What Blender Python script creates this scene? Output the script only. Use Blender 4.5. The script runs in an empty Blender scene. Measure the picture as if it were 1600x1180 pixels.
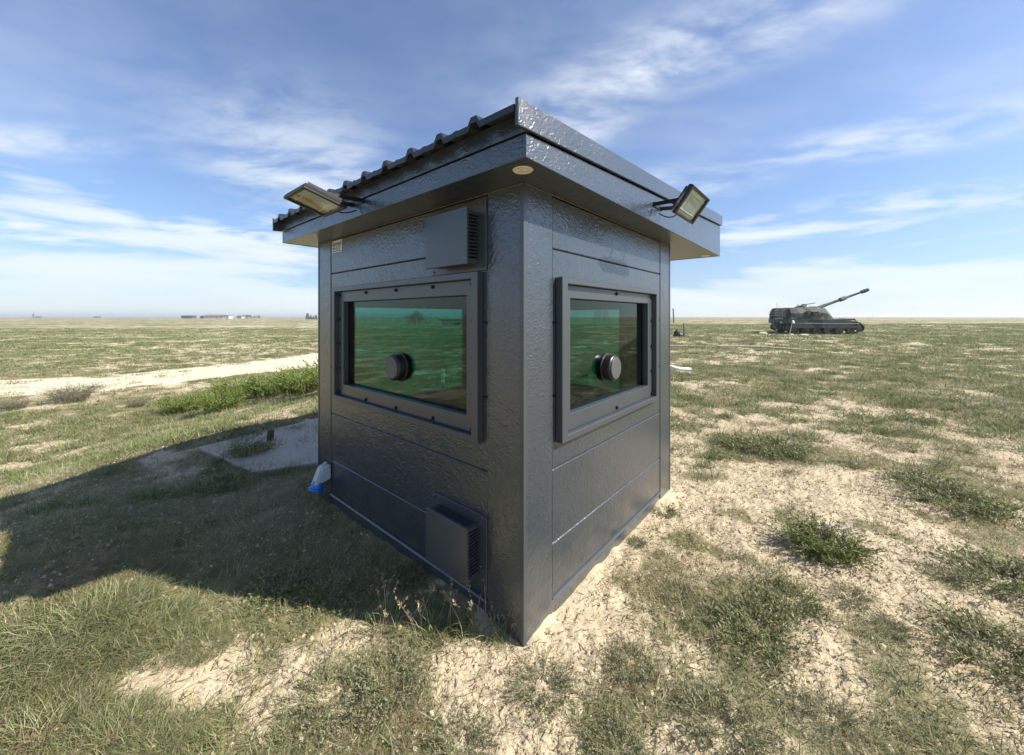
import bpy, bmesh, math, random
import numpy as np
from mathutils import Vector, Matrix
R = math.radians
random.seed(7)
rng = np.random.default_rng(7)
scene = bpy.context.scene
COL = scene.collection

# ------------------------------------------------------------------ camera
EYE = 1.6
FPX = 590.0            # focal length in pixels of a 1600 px wide frame
cam_d = bpy.data.cameras.new('camera')
cam_d.sensor_width = 36.0
cam_d.lens = 36.0 * FPX / 1600.0
cam_d.shift_y = -95.0 / 1600.0
cam_d.clip_start = 0.05
cam_d.clip_end = 20000.0
cam = bpy.data.objects.new('camera', cam_d)
cam.location = (0, 0, EYE)
cam.rotation_euler = (R(90), 0, 0)
COL.objects.link(cam)
scene.camera = cam

# ------------------------------------------------------------------ light
SUN_AZ = R(-10.5)      # direction to the sun, from +X towards +Y
SUN_EL = R(39.5)
SUN = Vector((math.cos(SUN_EL) * math.cos(SUN_AZ), math.cos(SUN_EL) * math.sin(SUN_AZ), math.sin(SUN_EL)))
sun_d = bpy.data.lights.new('sun', 'SUN')
sun_d.energy = 4.7
sun_d.angle = R(0.5)
sun_d.color = (1.0, 0.93, 0.82)
sun = bpy.data.objects.new('sun', sun_d)
sun.rotation_euler = SUN.to_track_quat('Z', 'Y').to_euler()
COL.objects.link(sun)
vs = scene.view_settings
scene.display_settings.display_device = 'sRGB'
vs.view_transform = 'Standard'
vs.look = 'None'
vs.exposure = 0.92
vs.gamma = 1.0
vs.use_curve_mapping = False
scene.cycles.max_bounces = 8
scene.cycles.transparent_max_bounces = 24
scene.cycles.caustics_reflective = False
scene.cycles.caustics_refractive = False


class NT:
    """small helper to write node trees"""
    def __init__(self, tree):
        self.t = tree
        self.n = tree.nodes
        self.l = tree.links

    def node(self, kind, **kw):
        n = self.n.new(kind)
        for k, v in kw.items():
            setattr(n, k, v)
        return n

    def put(self, sock, v):
        if v is None:
            return
        if isinstance(v, bpy.types.NodeSocket):
            self.l.new(v, sock)
        else:
            if sock.type == 'RGBA' and len(v) == 3:
                v = (*v, 1)
            sock.default_value = v

    def math(self, op, a, b=None, c=None, clamp=False):
        n = self.node('ShaderNodeMath', operation=op, use_clamp=clamp)
        self.put(n.inputs[0], a)
        self.put(n.inputs[1], b)
        self.put(n.inputs[2], c)
        return n.outputs[0]

    def vmath(self, op, a, b=None, out=0):
        n = self.node('ShaderNodeVectorMath', operation=op)
        self.put(n.inputs[0], a)
        if b is not None:
            self.put(n.inputs[3] if op == 'SCALE' else n.inputs[1], b)
        return n.outputs[out]

    def noise(self, vec, scale, detail=4, rough=0.55, dist=0.0, out='Fac'):
        n = self.node('ShaderNodeTexNoise')
        self.put(n.inputs['Vector'], vec)
        n.inputs['Scale'].default_value = scale
        n.inputs['Detail'].default_value = detail
        n.inputs['Roughness'].default_value = rough
        n.inputs['Distortion'].default_value = dist
        return n.outputs[out]

    def step(self, v, lo, hi, a=0.0, b=1.0):
        n = self.node('ShaderNodeMapRange', interpolation_type='SMOOTHSTEP')
        self.put(n.inputs['Value'], v)
        for k, x in zip(('From Min', 'From Max', 'To Min', 'To Max'), (lo, hi, a, b)):
            self.put(n.inputs[k], x)
        return n.outputs[0]

    def mix(self, f, a, b, blend='MIX'):
        n = self.node('ShaderNodeMix', data_type='RGBA', blend_type=blend)
        self.put(n.inputs[0], f)
        self.put(n.inputs[6], a)
        self.put(n.inputs[7], b)
        return n.outputs[2]

    def scale(self, vec, s):
        n = self.node('ShaderNodeMapping')
        self.put(n.inputs['Vector'], vec)
        n.inputs['Scale'].default_value = s
        return n.outputs[0]


# ------------------------------------------------------------------ sky
world = bpy.data.worlds.new('World')
scene.world = world
world.use_nodes = True
w = NT(world.node_tree)
w.n.clear()
sky = w.node('ShaderNodeTexSky', sky_type='NISHITA')
sky.sun_disc = False
sky.sun_elevation = SUN_EL
sky.sun_rotation = math.pi / 2 - SUN_AZ
sky.altitude = 0
sky.air_density = 1.0
sky.dust_density = 0.6
sky.ozone_density = 2.2
tc = w.node('ShaderNodeTexCoord')
dirv = tc.outputs['Generated']
sx = w.node('ShaderNodeSeparateXYZ')
w.l.new(dirv, sx.inputs[0])
dz = w.math('MAXIMUM', sx.outputs[2], 0.0)
lay = w.math('ADD', dz, 0.06)
cx_ = w.math('DIVIDE', sx.outputs[0], lay)
cy_ = w.math('DIVIDE', sx.outputs[1], lay)
cv = w.node('ShaderNodeCombineXYZ')
w.put(cv.inputs[0], cx_)
w.put(cv.inputs[1], cy_)
cvec = cv.outputs[0]                           # position in the cloud layer


def cloud_patch(center, half, ang):
    """soft elliptical weight of a cloud field lying in the layer"""
    m = w.node('ShaderNodeMapping', vector_type='TEXTURE')
    w.put(m.inputs['Vector'], cvec)
    m.inputs['Location'].default_value = (*center, 0)
    m.inputs['Rotation'].default_value = (0, 0, ang)
    m.inputs['Scale'].default_value = (*half, 1)
    ln = w.vmath('LENGTH', m.outputs[0], out=1)
    return w.step(ln, 1.0, 0.15)


warp = w.noise(cvec, 0.9, 3, 0.5, out='Color')
warped = w.vmath('ADD', cvec, w.vmath('SCALE', w.vmath('SUBTRACT', warp, (0.5, 0.5, 0.5)), 0.5))
mapn = w.node('ShaderNodeMapping')
w.put(mapn.inputs['Vector'], warped)
mapn.inputs['Rotation'].default_value = (0, 0, R(38))
mapn.inputs['Scale'].default_value = (1.0, 1.7, 1)
wisps = w.noise(mapn.outputs[0], 2.4, 8, 0.57, 0.15)
broad = w.noise(cvec, 0.55, 5, 0.55, 0.3)
fields = None
for (c, h_, a, s) in [((0.60, 1.29), (0.85, 0.30), R(-31), 1.0),
                      ((0.22, 1.72), (0.50, 0.42), R(-50), 0.9),
                      ((1.85, 1.75), (0.95, 0.34), R(-28), 0.75),
                      ((1.1, 2.4), (0.8, 0.5), R(-20), 0.5),
                      ((2.8, 2.5), (1.2, 0.5), R(-20), 0.7),
                      ((-1.2, 2.3), (0.85, 1.3), R(20), 0.72),
                      ((-2.6, 3.5), (1.7, 0.9), R(25), 1.0),
                      ((-1.5, 3.6), (1.3, 1.4), R(0), 0.85),
                      ((-2.3, 1.75), (0.6, 0.28), R(10), 0.6),
                      ((-3.9, 3.0), (1.3, 1.0), R(25), 0.8),
                      ((0.9, -1.8), (1.0, 0.3), R(-30), 0.8),
                      ((-1.6, -1.9), (1.1, 0.5), R(25), 0.7)]:
    p_ = w.math('MULTIPLY', cloud_patch(c, h_, a), s)
    fields = p_ if fields is None else w.math('MAXIMUM', fields, p_)
veil = w.step(broad, 0.36, 0.72, 0.03, 0.32)
thin = w.math('MULTIPLY', w.step(wisps, 0.30, 0.70), w.math('MULTIPLY', fields, 1.0))
cirrus = w.math('ADD', thin, w.math('MULTIPLY', veil, w.step(wisps, 0.25, 0.7, 0.35, 1.0)), clamp=True)
# low banks of white cloud towards the horizon
azv = w.node('ShaderNodeCombineXYZ')
w.put(azv.inputs[0], w.math('MULTIPLY', sx.outputs[0], 1.6))
w.put(azv.inputs[1], w.math('MULTIPLY', sx.outputs[1], 1.6))
w.put(azv.inputs[2], w.math('MULTIPLY', sx.outputs[2], 9.0))
bank_n = w.noise(azv.outputs[0], 1.7, 7, 0.55, 0.3)
azm = w.math('ARCTAN2', sx.outputs[0], sx.outputs[1])
br = w.step(w.math('ABSOLUTE', w.math('SUBTRACT', azm, 0.85)), 0.75, 0.15, 0.0, 0.088)
bl = w.step(w.math('ABSOLUTE', w.math('ADD', azm, 0.72)), 0.42, 0.05, 0.0, 0.105)
bb = w.step(w.math('ABSOLUTE', azm), 1.5, 2.4, 0.0, 0.05)
bank_h = w.math('ADD', w.math('MULTIPLY', w.math('SUBTRACT', bank_n, 0.5), 0.50), 0.062)
bank_h = w.math('ADD', bank_h, w.math('ADD', br, w.math('ADD', bl, bb)))
bank = w.step(sx.outputs[2], w.math('ADD', bank_h, 0.055), w.math('SUBTRACT', bank_h, 0.055), 0.0, 0.95)
bank = w.math('MULTIPLY', bank, w.step(bank_n, 0.30, 0.62, 0.72, 1.0))
bank2 = w.step(sx.outputs[2], 0.36, 0.0, 0.0, 0.30)
cloud = w.math('MAXIMUM', cirrus, w.math('MAXIMUM', bank, bank2))
cloud = w.math('MULTIPLY', cloud, 0.96)
tinted = w.mix(1.0, sky.outputs[0], w.mix(w.step(sx.outputs[2], 0.0, 0.40), (0.53, 0.71, 0.97), (0.96, 1.0, 1.12)), 'MULTIPLY')
ccol = w.mix(w.step(sx.outputs[2], 0.0, 0.5), (5.7, 6.3, 6.45), (5.3, 5.8, 6.5))
skymix = w.mix(cloud, tinted, ccol)
bg = w.node('ShaderNodeBackground')
w.put(bg.inputs['Color'], skymix)
bg.inputs['Strength'].default_value = 0.085
wo = w.node('ShaderNodeOutputWorld')
w.l.new(bg.outputs[0], wo.inputs[0])


# ------------------------------------------------------------------ materials
def new_mat(name):
    m = bpy.data.materials.new(name)
    m.use_nodes = True
    t = NT(m.node_tree)
    b = t.n['Principled BSDF']
    return m, t, b


def mat_plain(name, col, rough=0.5, metal=0.0, spec=0.5, var=0.15, scale=6.0, bump=0.0, bscale=60.0):
    m, t, b = new_mat(name)
    g = t.node('ShaderNodeTexCoord').outputs['Object']
    n = t.noise(g, scale, 5, 0.6)
    dark = tuple(c * (1 - var) for c in col)
    lite = tuple(min(1, c * (1 + var)) for c in col)
    t.put(b.inputs['Base Color'], t.mix(n, dark, lite))
    t.put(b.inputs['Roughness'], t.math('ADD', t.math('MULTIPLY', n, 0.16), rough - 0.08))
    b.inputs['Metallic'].default_value = metal
    b.inputs['Specular IOR Level'].default_value = spec
    if bump:
        bn = t.node('ShaderNodeBump')
        bn.inputs['Strength'].default_value = bump
        bn.inputs['Distance'].default_value = 0.004
        t.put(bn.inputs['Height'], t.noise(g, bscale, 4, 0.6))
        t.l.new(bn.outputs[0], b.inputs['Normal'])
    return m


def mat_emboss(name, col, rough=0.22, amount=1.0):
    """anthracite painted board with a pressed wood-bark relief"""
    m, t, b = new_mat(name)
    g = t.node('ShaderNodeTexCoord').outputs['Object']
    warp_ = t.noise(g, 9.0, 2, 0.5, out='Color')
    gv = t.vmath('ADD', g, t.vmath('SCALE', t.vmath('SUBTRACT', warp_, (0.5, 0.5, 0.5)), 0.06))
    st = t.scale(gv, (1.0, 1.0, 1.5))
    ridg = t.noise(st, 26.0, 2, 0.45, 0.5)
    ridge = t.math('ABSOLUTE', t.math('SUBTRACT', ridg, 0.5))
    ridge = t.step(ridge, 0.0, 0.22)
    lumps = t.noise(gv, 13.0, 1, 0.5)
    hgt_ = t.math('ADD', t.math('MULTIPLY', ridge, t.step(t.noise(g, 6.0, 2, 0.5), 0.35, 0.65, 0.22, 0.40)), t.math('MULTIPLY', lumps, 0.6))
    hgt_ = t.math('ADD', hgt_, t.math('MULTIPLY', t.noise(st, 58.0, 1, 0.4), 0.22))
    bn = t.node('ShaderNodeBump')
    bn.inputs['Strength'].default_value = 0.36 * amount
    bn.inputs['Distance'].default_value = 0.009
    t.put(bn.inputs['Height'], hgt_)
    t.l.new(bn.outputs[0], b.inputs['Normal'])
    t.l.new(bn.outputs[0], b.inputs['Coat Normal'])
    b.inputs['Coat Weight'].default_value = 0.40
    b.inputs['Coat Roughness'].default_value = 0.20
    big = t.noise(g, 2.3, 4, 0.6)
    c = t.mix(big, tuple(x * 0.86 for x in col), tuple(x * 1.14 for x in col))
    # light dust caught low on the walls and in streaks
    sep = t.node('ShaderNodeSeparateXYZ')
    t.l.new(g, sep.inputs[0])
    dust = t.math('MULTIPLY', t.step(sep.outputs[2], 0.55, 0.0), t.step(t.noise(g, 7.0, 6, 0.65), 0.40, 0.75))
    c = t.mix(t.math('MULTIPLY', dust, 0.24), c, (0.22, 0.18, 0.12))
    t.put(b.inputs['Base Color'], c)
    t.put(b.inputs['Roughness'], t.math('ADD', t.math('MULTIPLY', big, 0.14), rough - 0.07))
    b.inputs['Specular IOR Level'].default_value = 1.0
    return m


def mat_foliage(name, trans=0.25, rough=0.6):
    m, t, b = new_mat(name)
    at_ = t.node('ShaderNodeAttribute', attribute_name='col')
    t.l.new(at_.outputs['Color'], b.inputs['Base Color'])
    b.inputs['Roughness'].default_value = rough
    b.inputs['Specular IOR Level'].default_value = 0.25
    tr = t.node('ShaderNodeBsdfTranslucent')
    t.l.new(at_.outputs['Color'], tr.inputs[0])
    mx = t.node('ShaderNodeMixShader')
    mx.inputs[0].default_value = trans
    t.l.new(b.outputs[0], mx.inputs[1])
    t.l.new(tr.outputs[0], mx.inputs[2])
    t.l.new(mx.outputs[0], t.n['Material Output'].inputs[0])
    return m


def mat_glass(name, tint, ior=1.5):
    m, t, b = new_mat(name)
    t.n.remove(b)
    fr = t.node('ShaderNodeFresnel')
    fr.inputs[0].default_value = ior
    tr = t.node('ShaderNodeBsdfTransparent')
    tr.inputs[0].default_value = (*tint, 1)
    gl = t.node('ShaderNodeBsdfGlossy')
    gl.inputs['Roughness'].default_value = 0.015
    gl.inputs['Color'].default_value = (0.85, 1.0, 0.95, 1)
    mx = t.node('ShaderNodeMixShader')
    bf = t.node('ShaderNodeNewGeometry').outputs['Backfacing']
    t.put(mx.inputs[0], t.math('MULTIPLY', fr.outputs[0], t.math('SUBTRACT', 1.0, bf)))
    t.l.new(tr.outputs[0], mx.inputs[1])
    t.l.new(gl.outputs[0], mx.inputs[2])
    t.l.new(mx.outputs[0], t.n['Material Output'].inputs[0])
    return m


PAINT = (0.029, 0.039, 0.050)
M = {}
M['board'] = mat_emboss('anthracite_board', PAINT, 0.30)
M['smooth'] = mat_plain('anthracite_metal', (0.044, 0.053, 0.061), 0.33, 0.0, 0.8, 0.10, 3.0, 0.05, 140)
M['sheet'] = mat_plain('roof_sheet_paint', (0.015, 0.018, 0.022), 0.34, 0.0, 0.5, 0.15, 2.0)
M['gap'] = mat_plain('dark_core', (0.012, 0.013, 0.015), 0.7)
M['seal'] = mat_plain('sealant', (0.17, 0.15, 0.115), 0.6)
M['black'] = mat_plain('black_plastic', (0.012, 0.012, 0.013), 0.35)
M['cap'] = mat_plain('grey_cap', (0.075, 0.078, 0.084), 0.45)
M['bolt'] = mat_plain('bolt_steel', (0.03, 0.03, 0.033), 0.3, 0.6)
M['glass'] = mat_glass('green_glass', (0.38, 0.635, 0.595))
M['lens'] = mat_glass('lens_glass', (0.93, 0.95, 0.92))
M['white'] = mat_plain('white_plastic', (0.74, 0.72, 0.66), 0.4)
M['cream'] = mat_plain('cream_light', (0.80, 0.72, 0.56), 0.4)
M['reflector'] = mat_plain('lamp_reflector', (0.60, 0.63, 0.67), 0.35, 0.0, 0.5, 0.05)
M['chip'] = mat_plain('led_board', (0.50, 0.53, 0.55), 0.5)
M['orange'] = mat_plain('streak_orange', (0.85, 0.16, 0.06), 0.5)
M['greyhouse'] = mat_plain('grey_housing', (0.44, 0.50, 0.53), 0.45)
M['blue'] = mat_plain('blue_plastic', (0.015, 0.16, 0.62), 0.4)
M['interior'] = mat_plain('interior_panel', (0.085, 0.09, 0.088), 0.7)
M['concrete'] = mat_plain('concrete', (0.42, 0.375, 0.31), 0.9, 0, 0.2, 0.25, 5.0, 0.5, 50)
M['rust'] = mat_plain('weathered_wood', (0.10, 0.064, 0.042), 0.85, 0, 0.2, 0.3, 20)
M['post'] = mat_plain('grey_wood', (0.17, 0.15, 0.12), 0.85, 0, 0.2, 0.3, 8)
M['palepost'] = mat_plain('pale_post', (0.55, 0.54, 0.50), 0.8)
M['cloth'] = mat_plain('white_sheet', (0.75, 0.72, 0.68), 0.8, 0, 0.2, 0.12, 5)
M['bag'] = mat_plain('black_bag', (0.010, 0.010, 0.011), 0.5)
M['steel'] = mat_plain('dull_steel', (0.10, 0.11, 0.115), 0.5, 0.3)
M['farwall'] = mat_plain('far_wall', (0.42, 0.38, 0.33), 0.9)
M['farwhite'] = mat_plain('far_white_wall', (0.70, 0.69, 0.66), 0.9)
M['farroof'] = mat_plain('far_roof', (0.20, 0.13, 0.10), 0.9)
M['fardark'] = mat_plain('far_dark', (0.06, 0.065, 0.07), 0.9)
M['foliage'] = mat_foliage('foliage', 0.25)
M['grass'] = mat_foliage('grass_blades', 0.30)
M['bark'] = mat_plain('bark', (0.12, 0.09, 0.06), 0.9)
M['rubber'] = mat_plain('track_rubber', (0.022, 0.021, 0.020), 0.8)
M['stone'] = mat_plain('pale_stone', (0.48, 0.42, 0.32), 0.9, 0, 0.2, 0.25, 9, 0.4, 40)


def mat_camo():
    m, t, b = new_mat('camouflage_paint')
    g = t.node('ShaderNodeTexCoord').outputs['Object']
    n1 = t.noise(g, 0.75, 2, 0.5, 0.6)
    n2 = t.noise(t.vmath('ADD', g, (7.3, 2.1, 4.4)), 0.8, 2, 0.5, 0.6)
    c = t.mix(t.step(n1, 0.485, 0.50), (0.052, 0.064, 0.052), (0.120, 0.122, 0.104))
    c = t.mix(t.step(n2, 0.56, 0.575), c, (0.026, 0.028, 0.030))
    d = t.noise(g, 6.0, 5, 0.7)
    c = t.mix(t.step(d, 0.5, 0.8, 0.0, 0.35), c, (0.16, 0.14, 0.11))
    t.put(b.inputs['Base Color'], c)
    b.inputs['Roughness'].default_value = 0.75
    b.inputs['Specular IOR Level'].default_value = 0.3
    return m


M['camo'] = mat_camo()

# ------------------------------------------------------------------ terrain functions
A_B = R(49.2)                                   # heading of the booth's long sight-line wall
DEP = 1.6 * FPX / 514.0
P0 = np.array([18 / FPX * DEP, DEP])            # near corner of the booth
U = np.array([math.cos(A_B), math.sin(A_B)])
V = np.array([-math.sin(A_B), math.cos(A_B)])


def sstep(x, a, b):
    t = np.clip((np.asarray(x, float) - a) / (b - a), 0, 1)
    return t * t * (3 - 2 * t)


def hash2(ix, iy, seed):
    n = (ix.astype(np.int64) * 374761393 + iy.astype(np.int64) * 668265263 + seed * 1442695041) & 0xFFFFFFFF
    n = ((n ^ (n >> 13)) * 1274126177) & 0xFFFFFFFF
    n = n ^ (n >> 16)
    return (n & 0xFFFFFF) / float(0xFFFFFF)


def vnoise(x, y, seed=0):
    x = np.asarray(x, float)
    y = np.asarray(y, float)
    ix = np.floor(x)
    iy = np.floor(y)
    fx = x - ix
    fy = y - iy
    fx = fx * fx * (3 - 2 * fx)
    fy = fy * fy * (3 - 2 * fy)
    ix = ix.astype(np.int64)
    iy = iy.astype(np.int64)
    a = hash2(ix, iy, seed)
    b = hash2(ix + 1, iy, seed)
    c = hash2(ix, iy + 1, seed)
    d = hash2(ix + 1, iy + 1, seed)
    return a + (b - a) * fx + (c - a) * fy + (a - b - c + d) * fx * fy


def fbm(x, y, seed=0, oct_=4, gain=0.5):
    s = 0
    amp = 1
    tot = 0
    for o in range(oct_):
        ca, sa = math.cos(0.6 * o + 0.3), math.sin(0.6 * o + 0.3)
        s = s + amp * vnoise((x * ca - y * sa) * 2 ** o + 13.7 * o, (x * sa + y * ca) * 2 ** o - 7.1 * o, seed + o)
        tot += amp
        amp *= gain
    return s / tot


def booth_xy(x, y):
    dx = x - P0[0]
    dy = y - P0[1]
    return dx * U[0] + dy * U[1], dx * V[0] + dy * V[1]


def booth_dist(x, y):
    X, Y = booth_xy(x, y)
    ox = np.maximum(np.maximum(-X, X - 2.1), 0)
    oy = np.maximum(np.maximum(-Y, Y - 2.35), 0)
    return np.hypot(ox, oy)


def base_h(x, y):
    """the knoll the booth stands on, falling to a plain on the left"""
    x = np.asarray(x, float)
    y = np.asarray(y, float)
    left = sstep(-x - 2.9 + 0.05 * y, 0.0, 6.5)
    h = -0.92 * left
    h = h + 0.14 * np.exp(-((x + 3.3) / 1.0) ** 2 - ((y - 2.3) / 0.75) ** 2)
    h = h + 0.13 * np.exp(-((x + 4.5) / 1.3) ** 2 - ((y - 5.5) / 1.1) ** 2)
    bd = booth_dist(x, y)
    near = sstep(bd, 0.1, 1.2)
    r = np.hypot(x, y)
    h = h + 0.035 * np.exp(-(bd / 0.07) ** 2) * sstep(fbm(x * 4.0, y * 4.0, 9, 3), 0.35, 0.7)
    h = h + near * (fbm(x * 0.55, y * 0.55, 3, 3) - 0.5) * 0.10 * sstep(r, 0.5, 4)
    h = h + sstep(r, 12, 60) * (fbm(x * 0.07, y * 0.07, 5, 3) - 0.5) * 0.35 * (1 - sstep(r, 300, 900))
    return h


def micro_h(x, y):
    r = np.hypot(x, y)
    m = (fbm(x * 9, y * 9, 21, 3) - 0.5) * 0.034 + (fbm(x * 26, y * 26, 27, 2) - 0.5) * 0.020
    return m * (1 - sstep(r, 7, 16)) * sstep(booth_dist(x, y), 0.0, 0.12)


def height(x, y):
    return base_h(x, y) + micro_h(x, y)


def at(px, py):
    """ground point seen at pixel (px,py) of the 1600x1180 photograph"""
    h = 0.0
    for _ in range(60):
        z = (EYE - h) * FPX / (py - 495.0)
        x = (px - 800.0) / FPX * z
        h = 0.6 * h + 0.4 * float(base_h(np.array([x]), np.array([z]))[0])
    return x, z


# where the vegetation is thicker (+) or thinner (-): pixel, radius in metres
COVER_SPOTS = [((905, 900), 0.30, -0.9), ((960, 860), 0.30, -0.9), ((900, 960), 0.22, -0.8), ((1070, 780), 0.6, -0.7),
               ((1010, 1000), 0.25, -0.35), ((1240, 1010), 0.25, -0.55), ((1330, 1040), 0.25, -0.5),
               ((400, 985), 0.25, -0.45), ((500, 1010), 0.22, -0.4), ((560, 990), 0.20, -0.6), ((690, 1040), 0.12, -0.5), ((745, 1090), 0.18, -0.9),
               ((760, 1030), 0.14, -0.7), ((250, 1060), 0.2, -0.35), ((90, 880), 0.4, -0.3),
               ((300, 715), 0.8, -0.15), ((270, 695), 0.9, 0.55), ((120, 745), 1.2, -0.45), ((60, 700), 1.2, -0.2), ((1100, 700), 0.7, -0.3),
               ((1400, 690), 1.6, -0.12), ((1300, 760), 1.0, -0.15), ((1450, 850), 0.7, -0.15), ((1130, 880), 0.4, -0.25),
               ((130, 960), 0.40, 0.40), ((50, 1000), 0.3, 0.3), ((300, 990), 0.15, 0.1), ((110, 1150), 0.2, 0.3), ((330, 1110), 0.3, -0.15), ((220, 1075), 0.2, -0.35), ((440, 1060), 0.2, -0.30), ((330, 1030), 0.15, -0.2), ((380, 1160), 0.2, -0.1),
               ((300, 850), 1.3, 0.55), ((560, 870), 0.8, 0.60), ((450, 780), 0.9, 0.45), ((120, 850), 0.8, 0.4),
               ((250, 650), 1.6, 0.35), ((80, 660), 1.4, 0.25),
               ((1200, 700), 0.9, 0.35), ((1280, 840), 0.45, 0.5), ((1500, 780), 0.8, 0.35), ((1180, 960), 0.3, 0.45), ((1550, 980), 0.4, 0.4),
               ((1000, 1040), 0.2, 0.2), ((1150, 1120), 0.25, 0.2), ((1450, 1130), 0.3, 0.25)]
COVER_W = [(*at(*p), r, a) for (p, r, a) in COVER_SPOTS]


def cover(x, y):
    """0 = bare pale sand, 1 = closed low plants"""
    x = np.asarray(x, float)
    y = np.asarray(y, float)
    r = np.hypot(x, y)
    n = 0.50 * fbm(x * 0.75, y * 0.75, 41, 4) + 0.50 * fbm(x * 2.6, y * 2.6, 47, 3)
    b = np.zeros_like(n)
    for (cx, cy, rad, a) in COVER_W:
        d2 = ((x - cx) ** 2 + (y - cy) ** 2) / rad ** 2
        b = b + a * np.exp(-d2)
    b = b - 0.5 * np.exp(-(booth_dist(x, y) / 0.25) ** 2) * (booth_xy(x, y)[1] < 0.3)
    bias = 0.080 * sstep(r, 3, 10) + 0.004 - 0.05 * sstep(-x, 6, 12)
    c = sstep(n + 0.24 * b + bias, 0.42, 0.64)
    # small scattered patches between the larger ones
    sm = sstep(fbm(x * 3.4, y * 3.4, 63, 3) + 0.16 * b + 0.05 * sstep(r, 2.5, 6), 0.52, 0.66)
    c = np.maximum(c, 0.68 * sm)
    # sandy flat on the far left, before the track
    d = ((x + 17.5) / 6.5) ** 2 + ((y - 13.6) / 3.0) ** 2
    c = c * (1 - 0.85 * np.exp(-d) * sstep(fbm(x * 1.1, y * 1.1, 58, 3), 0.30, 0.55))
    return c


ROAD_NEAR = [(-17.2, 10.9), (-15.4, 11.8), (-14.1, 12.8), (-12.2, 15.3), (-9.6, 18.9), (-9.3, 20.6), (-11.5, 25.0), (-17.0, 37.0), (-34, 74)]
ROAD_FAR = [(-22.5, 14.4), (-19.2, 15.3), (-17.3, 15.7), (-15.8, 19.6), (-13.6, 25.4), (-13.7, 28.3), (-16.0, 34.0), (-21.7, 46.0), (-38, 81)]


def in_road(x, y):
    a = np.array(ROAD_NEAR)
    b = np.array(ROAD_FAR)
    poly = np.vstack([a, b[::-1]])
    ins = np.zeros(np.shape(x), bool)
    n = len(poly)
    for i in range(n):
        x0, y0 = poly[i]
        x1, y1 = poly[(i + 1) % n]
        if y0 == y1:
            continue
        c = ((y0 > y) != (y1 > y)) & (x < (x1 - x0) * (y - y0) / (y1 - y0) + x0)
        ins ^= c
    return ins


# ------------------------------------------------------------------ mesh helpers
def link(ob, parent=None):
    COL.objects.link(ob)
    if parent is not None:
        ob.parent = parent
    return ob


def tag(o, label=None, cat=None, group=None, kind=None):
    if label:
        o['label'] = label
    if cat:
        o['category'] = cat
    if group:
        o['group'] = group
    if kind:
        o['kind'] = kind
    return o


def empty(name, loc, rz=0.0):
    e = bpy.data.objects.new(name, None)
    e.location = loc
    e.rotation_euler = (0, 0, rz)
    e.empty_display_size = 0.2
    return link(e)


def np_mesh(name, verts, faces, mat, cols=None, parent=None, smooth=False):
    """faces: list of int arrays (n,3) or (n,4)"""
    me = bpy.data.meshes.new(name)
    verts = np.asarray(verts, np.float32)
    me.vertices.add(len(verts))
    me.vertices.foreach_set('co', verts.ravel())
    faces = [np.asarray(f, np.int32) for f in faces if len(f)]
    loops = np.concatenate([f.ravel() for f in faces])
    tot = np.concatenate([np.full(len(f), f.shape[1], np.int32) for f in faces])
    start = np.concatenate([[0], np.cumsum(tot)[:-1]]).astype(np.int32)
    me.loops.add(len(loops))
    me.loops.foreach_set('vertex_index', loops)
    me.polygons.add(len(tot))
    me.polygons.foreach_set('loop_start', start)
    me.polygons.foreach_set('loop_total', tot)
    if smooth:
        me.polygons.foreach_set('use_smooth', np.ones(len(tot), bool))
    me.update(calc_edges=True)
    if cols is not None:
        ca = me.color_attributes.new('col', 'FLOAT_COLOR', 'POINT')
        c4 = np.ones((len(verts), 4), np.float32)
        c4[:, :3] = cols
        ca.data.foreach_set('color', c4.ravel())
    me.materials.append(mat)
    return link(bpy.data.objects.new(name, me), parent)


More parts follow.
